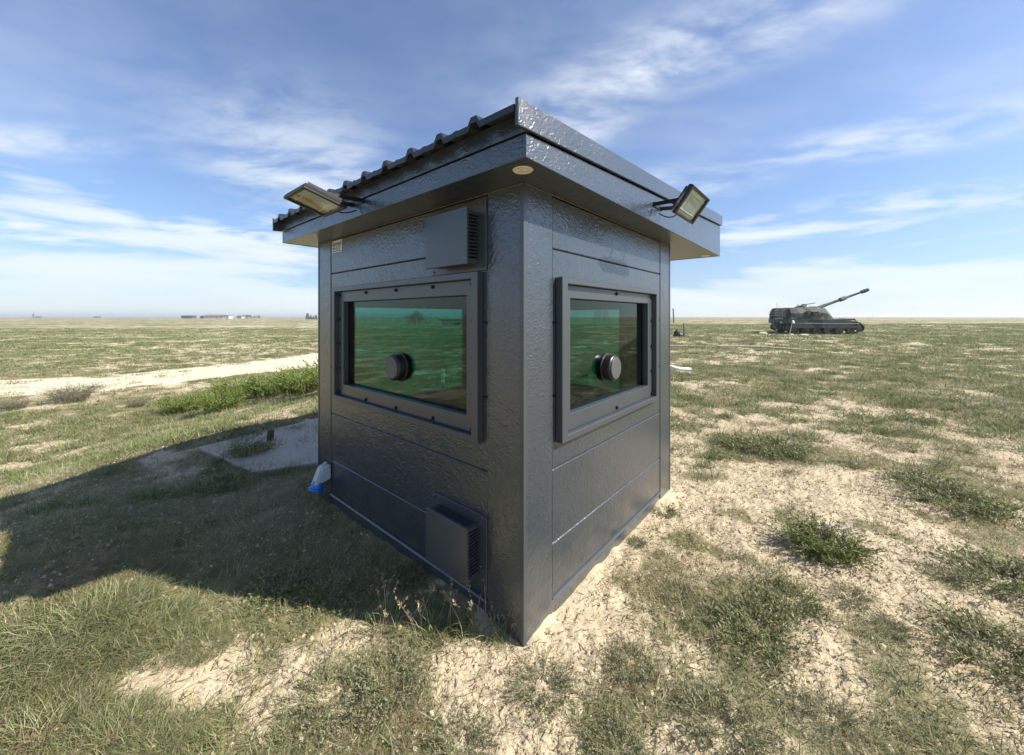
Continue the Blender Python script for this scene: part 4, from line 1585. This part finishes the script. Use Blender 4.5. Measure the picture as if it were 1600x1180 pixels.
# ------------------------------------------------------------------ near and middle objects
# concrete slab behind the shaded corner
pA, pB = at(310, 703), at(560, 641)
pC, pD = at(470, 760), at(395, 742)
slab_pts = [pA, pB, (pB[0] + .9, pB[1] - .95), (pD[0] + .55, pD[1] + .25), pD]
m = MB()
hb = lambda p: float(base_h(np.array([p[0]]), np.array([p[1]]))[0])
m.hexa([(p[0], p[1], hb(p) - .10) for p in slab_pts], [(p[0], p[1], hb(p) + .035) for p in slab_pts])
o = m.build('concrete_slab', M['concrete'], None, 0.008)
tag(o, 'pale concrete slab in the booth shadow behind the wooden stub', 'concrete slab')
x, y = at(421, 692)
m = MB(True)
m.lathe((0, 0, -.1), (.06, .02, 1), [(0, .040), (.12, .040), (.255, .037), (.262, .030)], 9)
o = m.build('wooden_stub', M['rust'])
o.location = (x, y, hb((x, y)))
tag(o, 'short brown wooden stub standing on the edge of the concrete slab', 'post')

# white sheet lying right of the booth
x, y = at(1060, 578)
n = 14
g_ = np.stack(np.meshgrid(np.linspace(-.62, .62, n), np.linspace(-.3, .3, 8)), -1).reshape(-1, 2)
zz = .05 + .06 * fbm(g_[:, 0] * 4, g_[:, 1] * 5, 91, 3) + .10 * np.exp(-((g_[:, 0] + .35) / .25) ** 2)
v = np.column_stack([g_, zz])
vb = np.column_stack([g_, np.full(len(g_), -.05)])
idx = np.arange(8 * n).reshape(8, n)
q = np.stack([idx[:-1, :-1].ravel(), idx[:-1, 1:].ravel(), idx[1:, 1:].ravel(), idx[1:, :-1].ravel()], 1)
rim = np.concatenate([idx[0, :], idx[1:, -1], idx[-1, -2::-1], idx[-2:0:-1, 0]])
q2 = np.stack([rim, np.roll(rim, -1), np.roll(rim, -1) + 8 * n, rim + 8 * n], 1)
o = np_mesh('white_sheet', np.vstack([v, vb]), [q, q2, q[:, ::-1] + 8 * n], M['cloth'], smooth=True)
o.location = (x, y, hb((x, y)))
o.rotation_euler = (0, 0, R(-20))
o.scale = (.62, .62, .7)
tag(o, 'crumpled white sheet lying on the grass right of the booth', 'sheet')

# low concrete kerb
kp = [at(1035, 541), at(1120, 542), at(1200, 544), at(1272, 548)]
for i, (a, b) in enumerate(zip(kp, kp[1:])):
    a, b = Vector((*a, hb(a))), Vector((*b, hb(b)))
    d = (b - a)
    L = d.length
    m = MB()
    m.box(.01, L - .01, -.14, .14, -.1, .07)
    o = m.build('kerb_block', M['stone'], None, .01)
    o.location = a
    o.rotation_euler = (0, 0, math.atan2(d.y, d.x))
    tag(o, ['low concrete kerb block nearest the booth wall in the grass', 'middle concrete kerb block lying in the grass before the howitzer',
            'low concrete kerb block farthest right in the grass'][i], 'kerb', 'kerb blocks in the grass')

# posts and dark heap right of the booth
for (px, pb, pt, lab) in [(1053, 505, 482, 'grey post rising above the horizon right beside the booth'), (1069.5, 526, 505, 'leaning brown post beside the black heap')]:
    x, y = at(px, pb)
    h_ = (pb - pt) * y / FPX
    m = MB(True)
    m.lathe((0, 0, -.2), (-.05, 0, 1), [(0, .055 * y / 30), (.2 + h_ * .98, .048 * y / 30), (.2 + h_, .03 * y / 30)], 9)
    o = m.build('fence_post', M['post'])
    o.location = (x, y, hb((x, y)))
    tag(o, lab, 'post')
x, y = at(1060, 526)
rs = np.random.default_rng(5)
bm = bmesh.new()
bmesh.ops.create_icosphere(bm, subdivisions=3, radius=1)
for v_ in bm.verts:
    c = v_.co
    k = 1 + .35 * (float(fbm(np.array([c.x * 2 + 4]), np.array([c.y * 2 + c.z * 3]), 33, 3)[0]) - .5)
    v_.co = Vector((c.x * .40 * k, c.y * .26 * k, max(c.z, -.3) * .34 * k + (.13 if c.x < -.2 and c.z > .5 else 0)))
me = bpy.data.meshes.new('black_heap')
bm.to_mesh(me)
bm.free()
me.materials.append(M['bag'])
o = link(bpy.data.objects.new('black_heap', me))
o.location = (x, y, hb((x, y)) + .08)
tag(o, 'black crumpled bag on the grass beside the leaning post', 'bag')

# pale stones in the grass before the howitzer
stm = []
for i in range(3):
    bm = bmesh.new()
    bmesh.ops.create_icosphere(bm, subdivisions=2, radius=1)
    for v_ in bm.verts:
        c = v_.co
        k = 1 + .5 * (float(fbm(np.array([c.x * 1.7 + 9 * i]), np.array([c.y * 1.7 + c.z * 2]), 53, 2)[0]) - .5)
        v_.co = Vector((c.x * k, c.y * .7 * k, c.z * .32 * k))
    me = bpy.data.meshes.new('stone')
    bm.to_mesh(me)
    bm.free()
    me.materials.append(M['stone'])
    stm.append(me)
for i, (px, py, s) in enumerate([(1256, 525, .42), (1278, 527, .25), (1205, 520, .5), (1236, 524, .3), (1350, 519, .3), (1192, 522, .45), (1300, 530, .2)]):
    x, y = at(px, py)
    o = link(bpy.data.objects.new('pale_stone', stm[i % 3]))
    o.location = (x, y, hb((x, y)) + .05)
    o.scale = (s, s, s)
    o.rotation_euler = (0, 0, i * 1.3)
    tag(o, ['broadest pale stone in front of the howitzer wheels', 'pale stone right of the broadest one before the howitzer', 'flat pale stone at the rear of the howitzer',
            'pale stone at the foot of the marker stake', 'pale stone ahead of the howitzer front', 'pale stone left of the howitzer rear', 'smallest pale stone in the grass before the howitzer'][i],
        'stone', 'pale stones round the howitzer')

# ------------------------------------------------------------------ self-propelled howitzer
PHI = R(-13)
hz = empty('self_propelled_howitzer', (30.1, 37.6, hb((30.1, 37.6)) - .02), PHI)
hz.scale = (1, 1, 1.07)
tag(hz, 'dark camouflaged tracked howitzer parked on the plain with its long gun raised', 'howitzer')
HLn, HWd = 3.4, 1.65
m = MB()
P = [(-HLn, .95), (-HLn + .12, .48), (HLn - .75, .42), (HLn - .05, .95), (HLn - .25, 1.12), (HLn - 1.9, 1.40), (-HLn, 1.42)]
m.prism(P, 'y', -1.05, 1.05)
m.prism([(-HLn - .02, .98), (HLn - .30, .98), (HLn - .42, 1.10), (HLn - 1.7, 1.36), (-HLn - .02, 1.38)], 'y', -HWd + .02, -1.051)
m.prism([(-HLn - .02, .98), (HLn - .30, .98), (HLn - .42, 1.10), (HLn - 1.7, 1.36), (-HLn - .02, 1.38)], 'y', 1.051, HWd - .02)
m.build('hull', M['camo'], hz, .02)
for sd in (-1, 1):
    m = MB()
    n_sk = 6
    for i in range(n_sk):
        x0 = -HLn + .75 + (2 * HLn - 1.1) * i / n_sk
        x1 = -HLn + .75 + (2 * HLn - 1.1) * (i + 1) / n_sk - .02
        ya, yb = (sd * (HWd - .015), sd * (HWd + .02))
        m.hexa([(x0, min(ya, yb), .56), (x1, min(ya, yb), .56 if i < n_sk - 1 else .66), (x1, max(ya, yb), .56 if i < n_sk - 1 else .66), (x0, max(ya, yb), .56)],
               [(x0, min(ya, yb), 1.0), (x1, min(ya, yb), 1.0), (x1, max(ya, yb), 1.0), (x0, max(ya, yb), 1.0)])
    m.build('side_skirt', M['camo'], hz, .01)
    # track band with links
    m = MB()
    path = []
    for i in range(13):
        a = math.pi * .5 + math.pi * i / 12
        path.append((-HLn + .42 + .33 * math.cos(a), .60 + .33 * math.sin(a) * .95))
    path += [(-HLn + .95, .02)] + [(-HLn + .95 + (2 * HLn - 1.9) * i / 14, .02) for i in range(1, 15)]
    for i in range(13):
        a = -math.pi * .5 + math.pi * i / 12
        path.append((HLn - .40 + .33 * math.cos(a), .62 + .33 * math.sin(a)))
    path = path[:]
    n = len(path)
    for i in range(n):
        x0, z0 = path[i]
        x1, z1 = path[(i + 1) % n]
        d = math.hypot(x1 - x0, z1 - z0)
        k = max(1, int(d / .16))
        for j in range(k):
            fa, fb = (j + .06) / k, (j + .94) / k
            xa, za = x0 + (x1 - x0) * fa, z0 + (z1 - z0) * fa
            xb, zb = x0 + (x1 - x0) * fb, z0 + (z1 - z0) * fb
            nx, nz = -(zb - za) / max(d / k, .01), (xb - xa) / max(d / k, .01)
            nl = math.hypot(nx, nz) or 1
            nx, nz = nx / nl * .05, nz / nl * .05
            y0, y1 = sd * 1.08, sd * 1.55
            y0, y1 = min(y0, y1), max(y0, y1)
            m.hexa([(xa, y0, za), (xb, y0, zb), (xb, y1, zb), (xa, y1, za)], [(xa + nx, y0, za + nz), (xb + nx, y0, zb + nz), (xb + nx, y1, zb + nz), (xa + nx, y1, za + nz)])
    m.build('track_belt', M['rubber'], hz)
    for i in range(6):
        x = -HLn + 1.05 + i * (2 * HLn - 2.15) / 5
        m = MB(True)
        m.lathe((x, sd * 1.12, .36), (0, sd, 0), [(0, .31), (.36, .31), (.38, .29), (.38, .22), (.34, .20), (.34, .09), (.42, .08), (.43, .05)], 22)
        m.build('road_wheel', M['camo'], hz)
    for x in (-HLn + .42, HLn - .40):
        m = MB(True)
        m.lathe((x, sd * 1.14, .61), (0, sd, 0), [(0, .27), (.32, .27), (.33, .16), (.40, .14)], 18)
        m.build('drive_wheel', M['camo'], hz)
# rear plate details
m = MB()
m.box(-HLn - .05, -HLn - .021, -.55, .55, .55, 1.36)
m.build('rear_door', M['camo'], hz, .015)
for y in (-1.35, 1.35):
    m = MB()
    m.box(-HLn - .10, -HLn - .022, y - .12, y + .12, 1.02, 1.15)
    m.build('tail_lamp', M['palepost'], hz)
for y in (-1.15, 1.15):
    m = MB(True)
    m.lathe((HLn - .55, y, 1.20), (1, 0, .1), [(0, .12), (.10, .13), (.12, .10)], 14)
    m.build('headlight', M['palepost'], hz)
m = MB()
m.tube([(-HLn + .7, -HWd - .03, 1.02), (0, -HWd - .03, 1.0), (HLn - .6, -HWd - .03, 1.0)], .016, 6)
m.tube([(-HLn - .03, -1.6, 1.42), (-HLn - .03, 1.6, 1.42)], .03, 6)
m.build('tow_cable', M['palepost'], hz)
m = MB()
m.box(HLn - 1.6, HLn - .75, -1.5, -.3, 1.26, 1.44)
m.box(HLn - 1.3, HLn - .6, .4, 1.3, 1.22, 1.40)
m.build('driver_hatch', M['camo'], hz, .03)
# turret, traversed to the left of the hull
m = MB()


def ring_sec(x, pts):
    return [m.bm.verts.new((x, y, z)) for y, z in pts]


Rf = lambda w0, w1, z0, z1: [(-w0, z0), (w0, z0), (w0, (z0 + z1) * .5), (w1, z1), (-w1, z1), (-w0, (z0 + z1) * .5)]
secs = [ring_sec(-2.25, Rf(1.38, 1.05, 1.40, 2.28)), ring_sec(-2.0, Rf(1.5, 1.18, 1.37, 2.42)), ring_sec(.2, Rf(1.56, 1.22, 1.37, 2.46)), ring_sec(1.55, Rf(1.40, 1.05, 1.37, 2.38)), ring_sec(2.25, Rf(1.15, .85, 1.37, 1.56))]
for a, b in zip(secs, secs[1:]):
    for i in range(6):
        m.bm.faces.new((a[i], a[(i + 1) % 6], b[(i + 1) % 6], b[i]))
m.bm.faces.new(secs[0][::-1])
m.bm.faces.new(secs[-1])
tur = m.build('turret', M['camo'], hz, .02)
tur.location = (-1.15, 0, 0)
tur.rotation_euler = (0, 0, R(11))
GE = R(17)
gd = Vector((math.cos(GE) * math.cos(R(9)), math.cos(GE) * math.sin(R(9)), math.sin(GE)))
g0 = Vector((1.05, 0, 2.22))
m = MB(True)
m.lathe(g0, gd, [(0, .18), (.6, .18), (.65, .16), (1.6, .15), (1.62, .13), (3.3, .115), (3.32, .19), (3.9, .19), (3.92, .115), (5.9, .095)], 16)
m.build('gun_barrel', M['camo'], tur)
m = MB(True)
m.lathe(g0 + gd * 5.91, gd, [(0, .11), (.02, .17), (.18, .17), (.19, .12), (.28, .12), (.29, .18), (.47, .18), (.48, .12), (.56, .12), (.57, .165), (.80, .15), (.82, .10)], 16)
m.build('muzzle_brake', M['camo'], tur)
m = MB()
b0 = g0 - gd * .25
m.prism([(.75, 1.75), (1.75, 1.75), (1.65, 2.35), (1.1, 2.56), (.75, 2.50)], 'y', -.36, .36)
m.build('gun_mantlet', M['camo'], tur, .04)
m = MB(True)
m.lathe((-.35, -.62, 2.44), (0, 0, 1), [(0, .34), (.10, .34), (.16, .28), (.20, .26)], 16)
m.lathe((.15, .55, 2.44), (0, 0, 1), [(0, .32), (.12, .30), (.14, .25)], 16)
m.build('hatch', M['camo'], tur)
m = MB()
m.tube([(-.2, -.62, 2.70), (.9, -.66, 2.86)], .035, 8)
m.box(-.35, .05, -.70, -.54, 2.62, 2.76)
m.box(.55, .80, .35, .60, 2.44, 2.66)
m.build('machine_gun', M['steel'], tur)
m = MB()
for (x, z, dx_, dz2) in ((-.1, 1.72, .42, .34), (.40, 1.76, .34, .30), (-.62, 1.74, .36, .40), (.85, 1.72, .26, .22)):
    m.box(x, x + dx_, -1.70, -1.50, z, z + dz2)
m.build('stowage_box', M['camo'], tur, .02)
m = MB(True)
for k in range(6):
    m.lathe((.75 + .12 * k, -1.45 + .05 * k, 1.80), (.5, -.6, .45), [(0, .05), (.24, .05), (.25, .04)], 8)
m.build('smoke_launcher', M['steel'], tur)
m = MB()
for z in (1.75, 1.95, 2.15):
    m.tube([(-2.48, -1.0, z), (-2.48, 1.0, z)], .016, 6)
for y in (-1.0, 0, 1.0):
    m.tube([(-2.22, y, 1.7), (-2.48, y, 1.7), (-2.48, y, 2.2), (-2.2, y, 2.25)], .016, 6)
m.build('rear_rack', M['palepost'], tur)
m = MB()
m.tube([(-1.7, 1.0, 2.40), (-1.72, 1.0, 3.0)], .012, 5)
m.tube([(-.95, -.9, 2.40), (-.95, -.9, 2.72)], .03, 6)
m.build('aerial', M['steel'], tur)

# marker stake with a pale disc
x, y = at(1233, 524)
zst = hb((x, y))
e = empty('marker_stake', (x, y, zst))
tag(e, 'leaning pale stake with a round white cap in front of the howitzer rear', 'stake')
m = MB(True)
m.tube([(0, 0, -.1), (.14, 0, .55), (.30, .02, 1.15)], .022, 7)
m.build('stake_rod', M['palepost'], e)
m = MB(True)
m.lathe((.36, -.02, 1.20), (.5, -1, .3), [(-.05, .10), (-.03, .15), (.02, .16), (.05, .12)], 16)
m.build('stake_cap', M['palepost'], e)


# ------------------------------------------------------------------ far things
def far_building(px, zz, wid, dep, hei, rz, label, roof=None, wallm='farwall', sheds=True):
    x = (px - 800) / FPX * zz
    b = empty('far_building', (x, zz, hb((x, zz))), rz)
    tag(b, label, 'building', 'low buildings on the horizon')
    m = MB()
    m.box(-wid / 2, wid / 2, -dep / 2, dep / 2, -.5, hei)
    m.build('wall', M[wallm], b)
    m = MB()
    e_ = .5
    if roof == 'gable':
        m.prism([(-dep / 2 - e_, hei + .01), (dep / 2 + e_, hei + .01), (0, hei + dep * .22)], 'x', -wid / 2 - e_, wid / 2 + e_)
    else:
        m.box(-wid / 2 - e_, wid / 2 + e_, -dep / 2 - e_, dep / 2 + e_, hei + .01, hei + .45)
    m.build('roof', M['farroof'] if roof == 'gable' else M['fardark'], b)
    n = max(2, int(wid / 6))
    for i in range(n):
        a = -wid / 2 + wid * (i + .5) / n
        m = MB()
        m.box(a - .7, a + .7, -dep / 2 - .05, -dep / 2 + .05, hei * .35, hei * .75)
        m.build('window', M['fardark'], b)
    m = MB()
    m.box(wid * .1, wid * .1 + 1.1, -dep / 2 - .05, -dep / 2 + .05, 0, min(2.2, hei * .9))
    m.build('door', M['fardark'], b)
    return b


far_building(295, 520, 14, 8, 3.6, .1, 'dark low shed farthest left among the horizon buildings', None, 'fardark')
far_building(318, 520, 5, 5, 3.4, .0, 'small dark hut between two low sheds on the horizon', None, 'fardark')
far_building(338, 520, 26, 9, 3.2, .06, 'long brown roofed building on the horizon', 'gable', 'farwall')
far_building(356, 500, 8, 7, 3.8, .0, 'small white building at the right end of the long brown roof', None, 'farwhite')
far_building(376, 560, 7, 7, 3.0, .0, 'small grey hut right of the white building on the horizon', 'gable', 'farwall')
far_building(152, 900, 9, 7, 2.6, .0, 'tiny dark shed alone on the horizon at far left', None, 'fardark')
far_building(60, 900, 9, 6, 2.6, .0, 'tiny dark shed right of the far lattice mast', None, 'fardark')
far_building(738, 95, 15, 4, 1.5, .12, 'long pale building seen through the wider window', None, 'farwhite')

# mast on the horizon
e = empty('lattice_mast', ((52 - 800) / FPX * 600, 600, hb((-760.0, 600.0))))
tag(e, 'slender mast standing alone on the horizon at far left', 'mast')
m = MB()
for (sx2, sy2) in ((-1, -1), (1, -1), (1, 1), (-1, 1)):
    m.tube([(sx2 * 1.0, sy2 * 1.0, -.5), (sx2 * .35, sy2 * .35, 6)], .22, 5)
m.box(-.9, .9, -.9, .9, 5.2, 6.4)
m.tube([(0, 0, 6), (0, 0, 11)], .22, 6)
m.build('mast_frame', M['fardark'], e)
# lamp post
e = empty('lamp_post', ((412 - 800) / FPX * 330, 330, hb((-217.0, 330.0))))
tag(e, 'thin grey lamp post on the plain left of the booth', 'lamp post')
m = MB()
m.tube([(0, 0, -.3), (0, 0, 6.2), (.4, 0, 6.9), (1.6, 0, 7.0)], .10, 6)
m.build('pole', M['palepost'], e)
m = MB()
m.box(1.4, 2.4, -.2, .2, 6.92, 7.1)
m.build('lamp_head', M['palepost'], e)


def conifer_mesh(seed, H):
    r2 = np.random.default_rng(seed)
    p = Pl()
    n = 900
    t = r2.uniform(.08, 1, n)
    a = r2.uniform(0, 6.28, n)
    rr_ = H * .24 * (1 - t) * r2.uniform(.35, 1.1, n) + .05
    pos = np.stack([np.cos(a) * rr_, np.sin(a) * rr_, t * H], 1)
    d = np.stack([np.cos(a), np.sin(a), r2.uniform(-.3, .4, n)], 1)
    d /= np.linalg.norm(d, axis=1)[:, None]
    v, tt = leaves_on(pos, d, H * .10 * r2.uniform(.6, 1.2, n), H * .06 * r2.uniform(.7, 1.2, n), r2)
    p.add(v, tt, jitter_col([(0.035, 0.055, 0.030), (0.05, 0.07, 0.04), (0.025, 0.04, 0.025)], n, 4, r2))
    v, tt, c = p.arrays()
    o_ = np_mesh('crown', v, [tt], M['foliage'], c)
    COL.objects.unlink(o_)
    return o_.data


def broad_mesh(seed, H):
    r2 = np.random.default_rng(seed)
    p = Pl()
    n = 900
    cl = r2.normal(0, .30, (9, 3)) * H * np.array([1, 1, .6]) + np.array([0, 0, H * .62])
    i = r2.integers(0, 9, n)
    pos = cl[i] + r2.normal(0, .12, (n, 3)) * H
    d = r2.normal(0, 1, (n, 3))
    d /= np.linalg.norm(d, axis=1)[:, None]
    v, tt = leaves_on(pos, d, H * .09 * r2.uniform(.6, 1.2, n), H * .06 * r2.uniform(.7, 1.2, n), r2)
    p.add(v, tt, jitter_col([(0.08, 0.10, 0.045), (0.11, 0.12, 0.06), (0.06, 0.08, 0.04)], n, 4, r2))
    v, tt, c = p.arrays()
    o_ = np_mesh('crown', v, [tt], M['foliage'], c)
    COL.objects.unlink(o_)
    return o_.data


cm = [conifer_mesh(400 + i, 1.0) for i in range(2)]
bmh = [broad_mesh(410 + i, 1.0) for i in range(2)]


def tree(name, me, px, zz, H, label, group):
    x = (px - 800) / FPX * zz
    e_ = empty(name, (x, zz, hb((x, zz))))
    tag(e_, label, 'tree', group)
    c = bpy.data.objects.new('crown', me)
    c.scale = (H, H, H)
    link(c, e_)
    m_ = MB(True)
    m_.tube([(0, 0, -.3), (0.03 * H, 0, H * .35), (0, 0.02 * H, H * .8)], [.05 * H, .035 * H, .01 * H], 7)
    m_.build('trunk', M['bark'], e_)


for (i, px, H, lab) in [(0, 480.5, 5.4, 'tallest dark conifer of the row left of the booth'), (1, 485.5, 3.6, 'dark conifer second from the left in the row by the booth'),
                        (0, 489.5, 3.0, 'shortest dark conifer in the row by the booth'), (1, 493.5, 3.9, 'dark conifer right of the shortest one in the row'),
                        (0, 498.5, 2.6, 'dark conifer half hidden by the booth edge')]:
    tree('conifer', cm[i], px, 330, H, lab, 'conifers in a row on the plain')
for (i, px, zz, H, lab) in [(0, 386, 520, 5, 'grey-green tree left of the pair beyond the buildings'), (1, 391, 520, 4.6, 'grey-green tree touching the left one beyond the buildings'),
                            (0, 405, 540, 4.4, 'grey-green tree alone right of the far buildings'), (1, 398, 560, 3.2, 'small grey-green shrub tree between the far trees'),
                            (1, 655, 112, 3.9, 'dark tree seen through the wider window'), (0, 648, 112, 3.2, 'smaller dark tree left of its neighbour in the wider window')]:
    tree('broad_tree', bmh[i], px, zz, H, lab, 'far broad trees')
# fence posts seen through the wider window
m = MB()
m.box(-.09, .09, -.09, .09, -.3, 3.0)
fp = m.build('fence_post', M['palepost'])
fpm = fp.data
bpy.data.objects.remove(fp)
ORD = ['leftmost', 'second from the left', 'third from the left', 'fourth from the left', 'middle', 'fourth from the right', 'third from the right', 'second from the right', 'rightmost']
for i in range(9):
    px = 558 + i * 18.5
    zz = 112 - i * 1.2
    x = (px - 800) / FPX * zz
    o = link(bpy.data.objects.new('fence_post', fpm))
    o.location = (x, zz, hb((x, zz)))
    o.rotation_euler = (0, 0, i * .3)
    tag(o, ORD[i] + ' of the tall pale fence posts seen through the wider window', 'post', 'fence line posts behind the booth')
# trestle stand seen through the right window
zz = 118
x = (940 - 800) / FPX * zz
e = empty('trestle_stand', (x, zz, hb((x, zz))), .3)
tag(e, 'dark trestle stand on the plain seen through the sunlit wall window', 'trestle')
m = MB()
for sx2 in (-1, 1):
    for sy2 in (-1, 1):
        m.tube([(sx2 * 2.0, sy2 * 1.4, -.3), (sx2 * 1.2, sy2 * .9, 4.2)], .13, 5)
    m.tube([(sx2 * 2.0, -1.4, 0.3), (sx2 * 1.3, .95, 4.0)], .09, 5)
    m.tube([(sx2 * 2.0, 1.4, 0.3), (sx2 * 1.3, -.95, 4.0)], .09, 5)
for sy2 in (-1, 1):
    m.tube([(-2.0, sy2 * 1.4, .3), (0, sy2 * 1.1, 3.0)], .10, 5)
    m.tube([(2.0, sy2 * 1.4, .3), (0, sy2 * 1.1, 3.0)], .10, 5)
m.build('trestle_legs', M['fardark'], e)
m = MB()
m.box(-1.4, 1.4, -1.1, 1.1, 4.2, 4.5)
m.build('platform', M['fardark'], e)
for (px, zz, h_, lab) in [(902, 105, 3.3, 'dark pole left of the trestle seen through the sunlit wall window'), (914, 108, 3.0, 'dark pole next to the trestle seen through the sunlit wall window')]:
    x = (px - 800) / FPX * zz
    m = MB(True)
    m.tube([(0, 0, -.3), (0, 0, h_)], .09, 6)
    o = m.build('wooden_pole', M['fardark'])
    o.location = (x, zz, hb((x, zz)))
    tag(o, lab, 'pole')
# short white stake behind the booth
x, y = at(692, 598)
m = MB()
m.box(-.035, .035, -.035, .035, -.1, .34)
o = m.build('white_stake', M['white'], None, .004)
o.location = (x, y, hb((x, y)))
tag(o, 'short white stake on the ground seen through the wider window', 'stake')

# ------------------------------------------------------------------ air
hm = bpy.data.materials.new('haze_air')
hm.use_nodes = True
ht = NT(hm.node_tree)
ht.n.remove(ht.n['Principled BSDF'])
pv = ht.node('ShaderNodeVolumePrincipled')
pv.inputs['Color'].default_value = (0.90, 0.94, 1.0, 1)
pv.inputs['Density'].default_value = 0.00042
pv.inputs['Anisotropy'].default_value = 0.2
ht.l.new(pv.outputs[0], ht.n['Material Output'].inputs['Volume'])
m = MB()
m.box(-5600, 5600, -5600, 5600, -3.0, 16.0)
o = m.build('haze', hm)
o['kind'] = 'stuff'
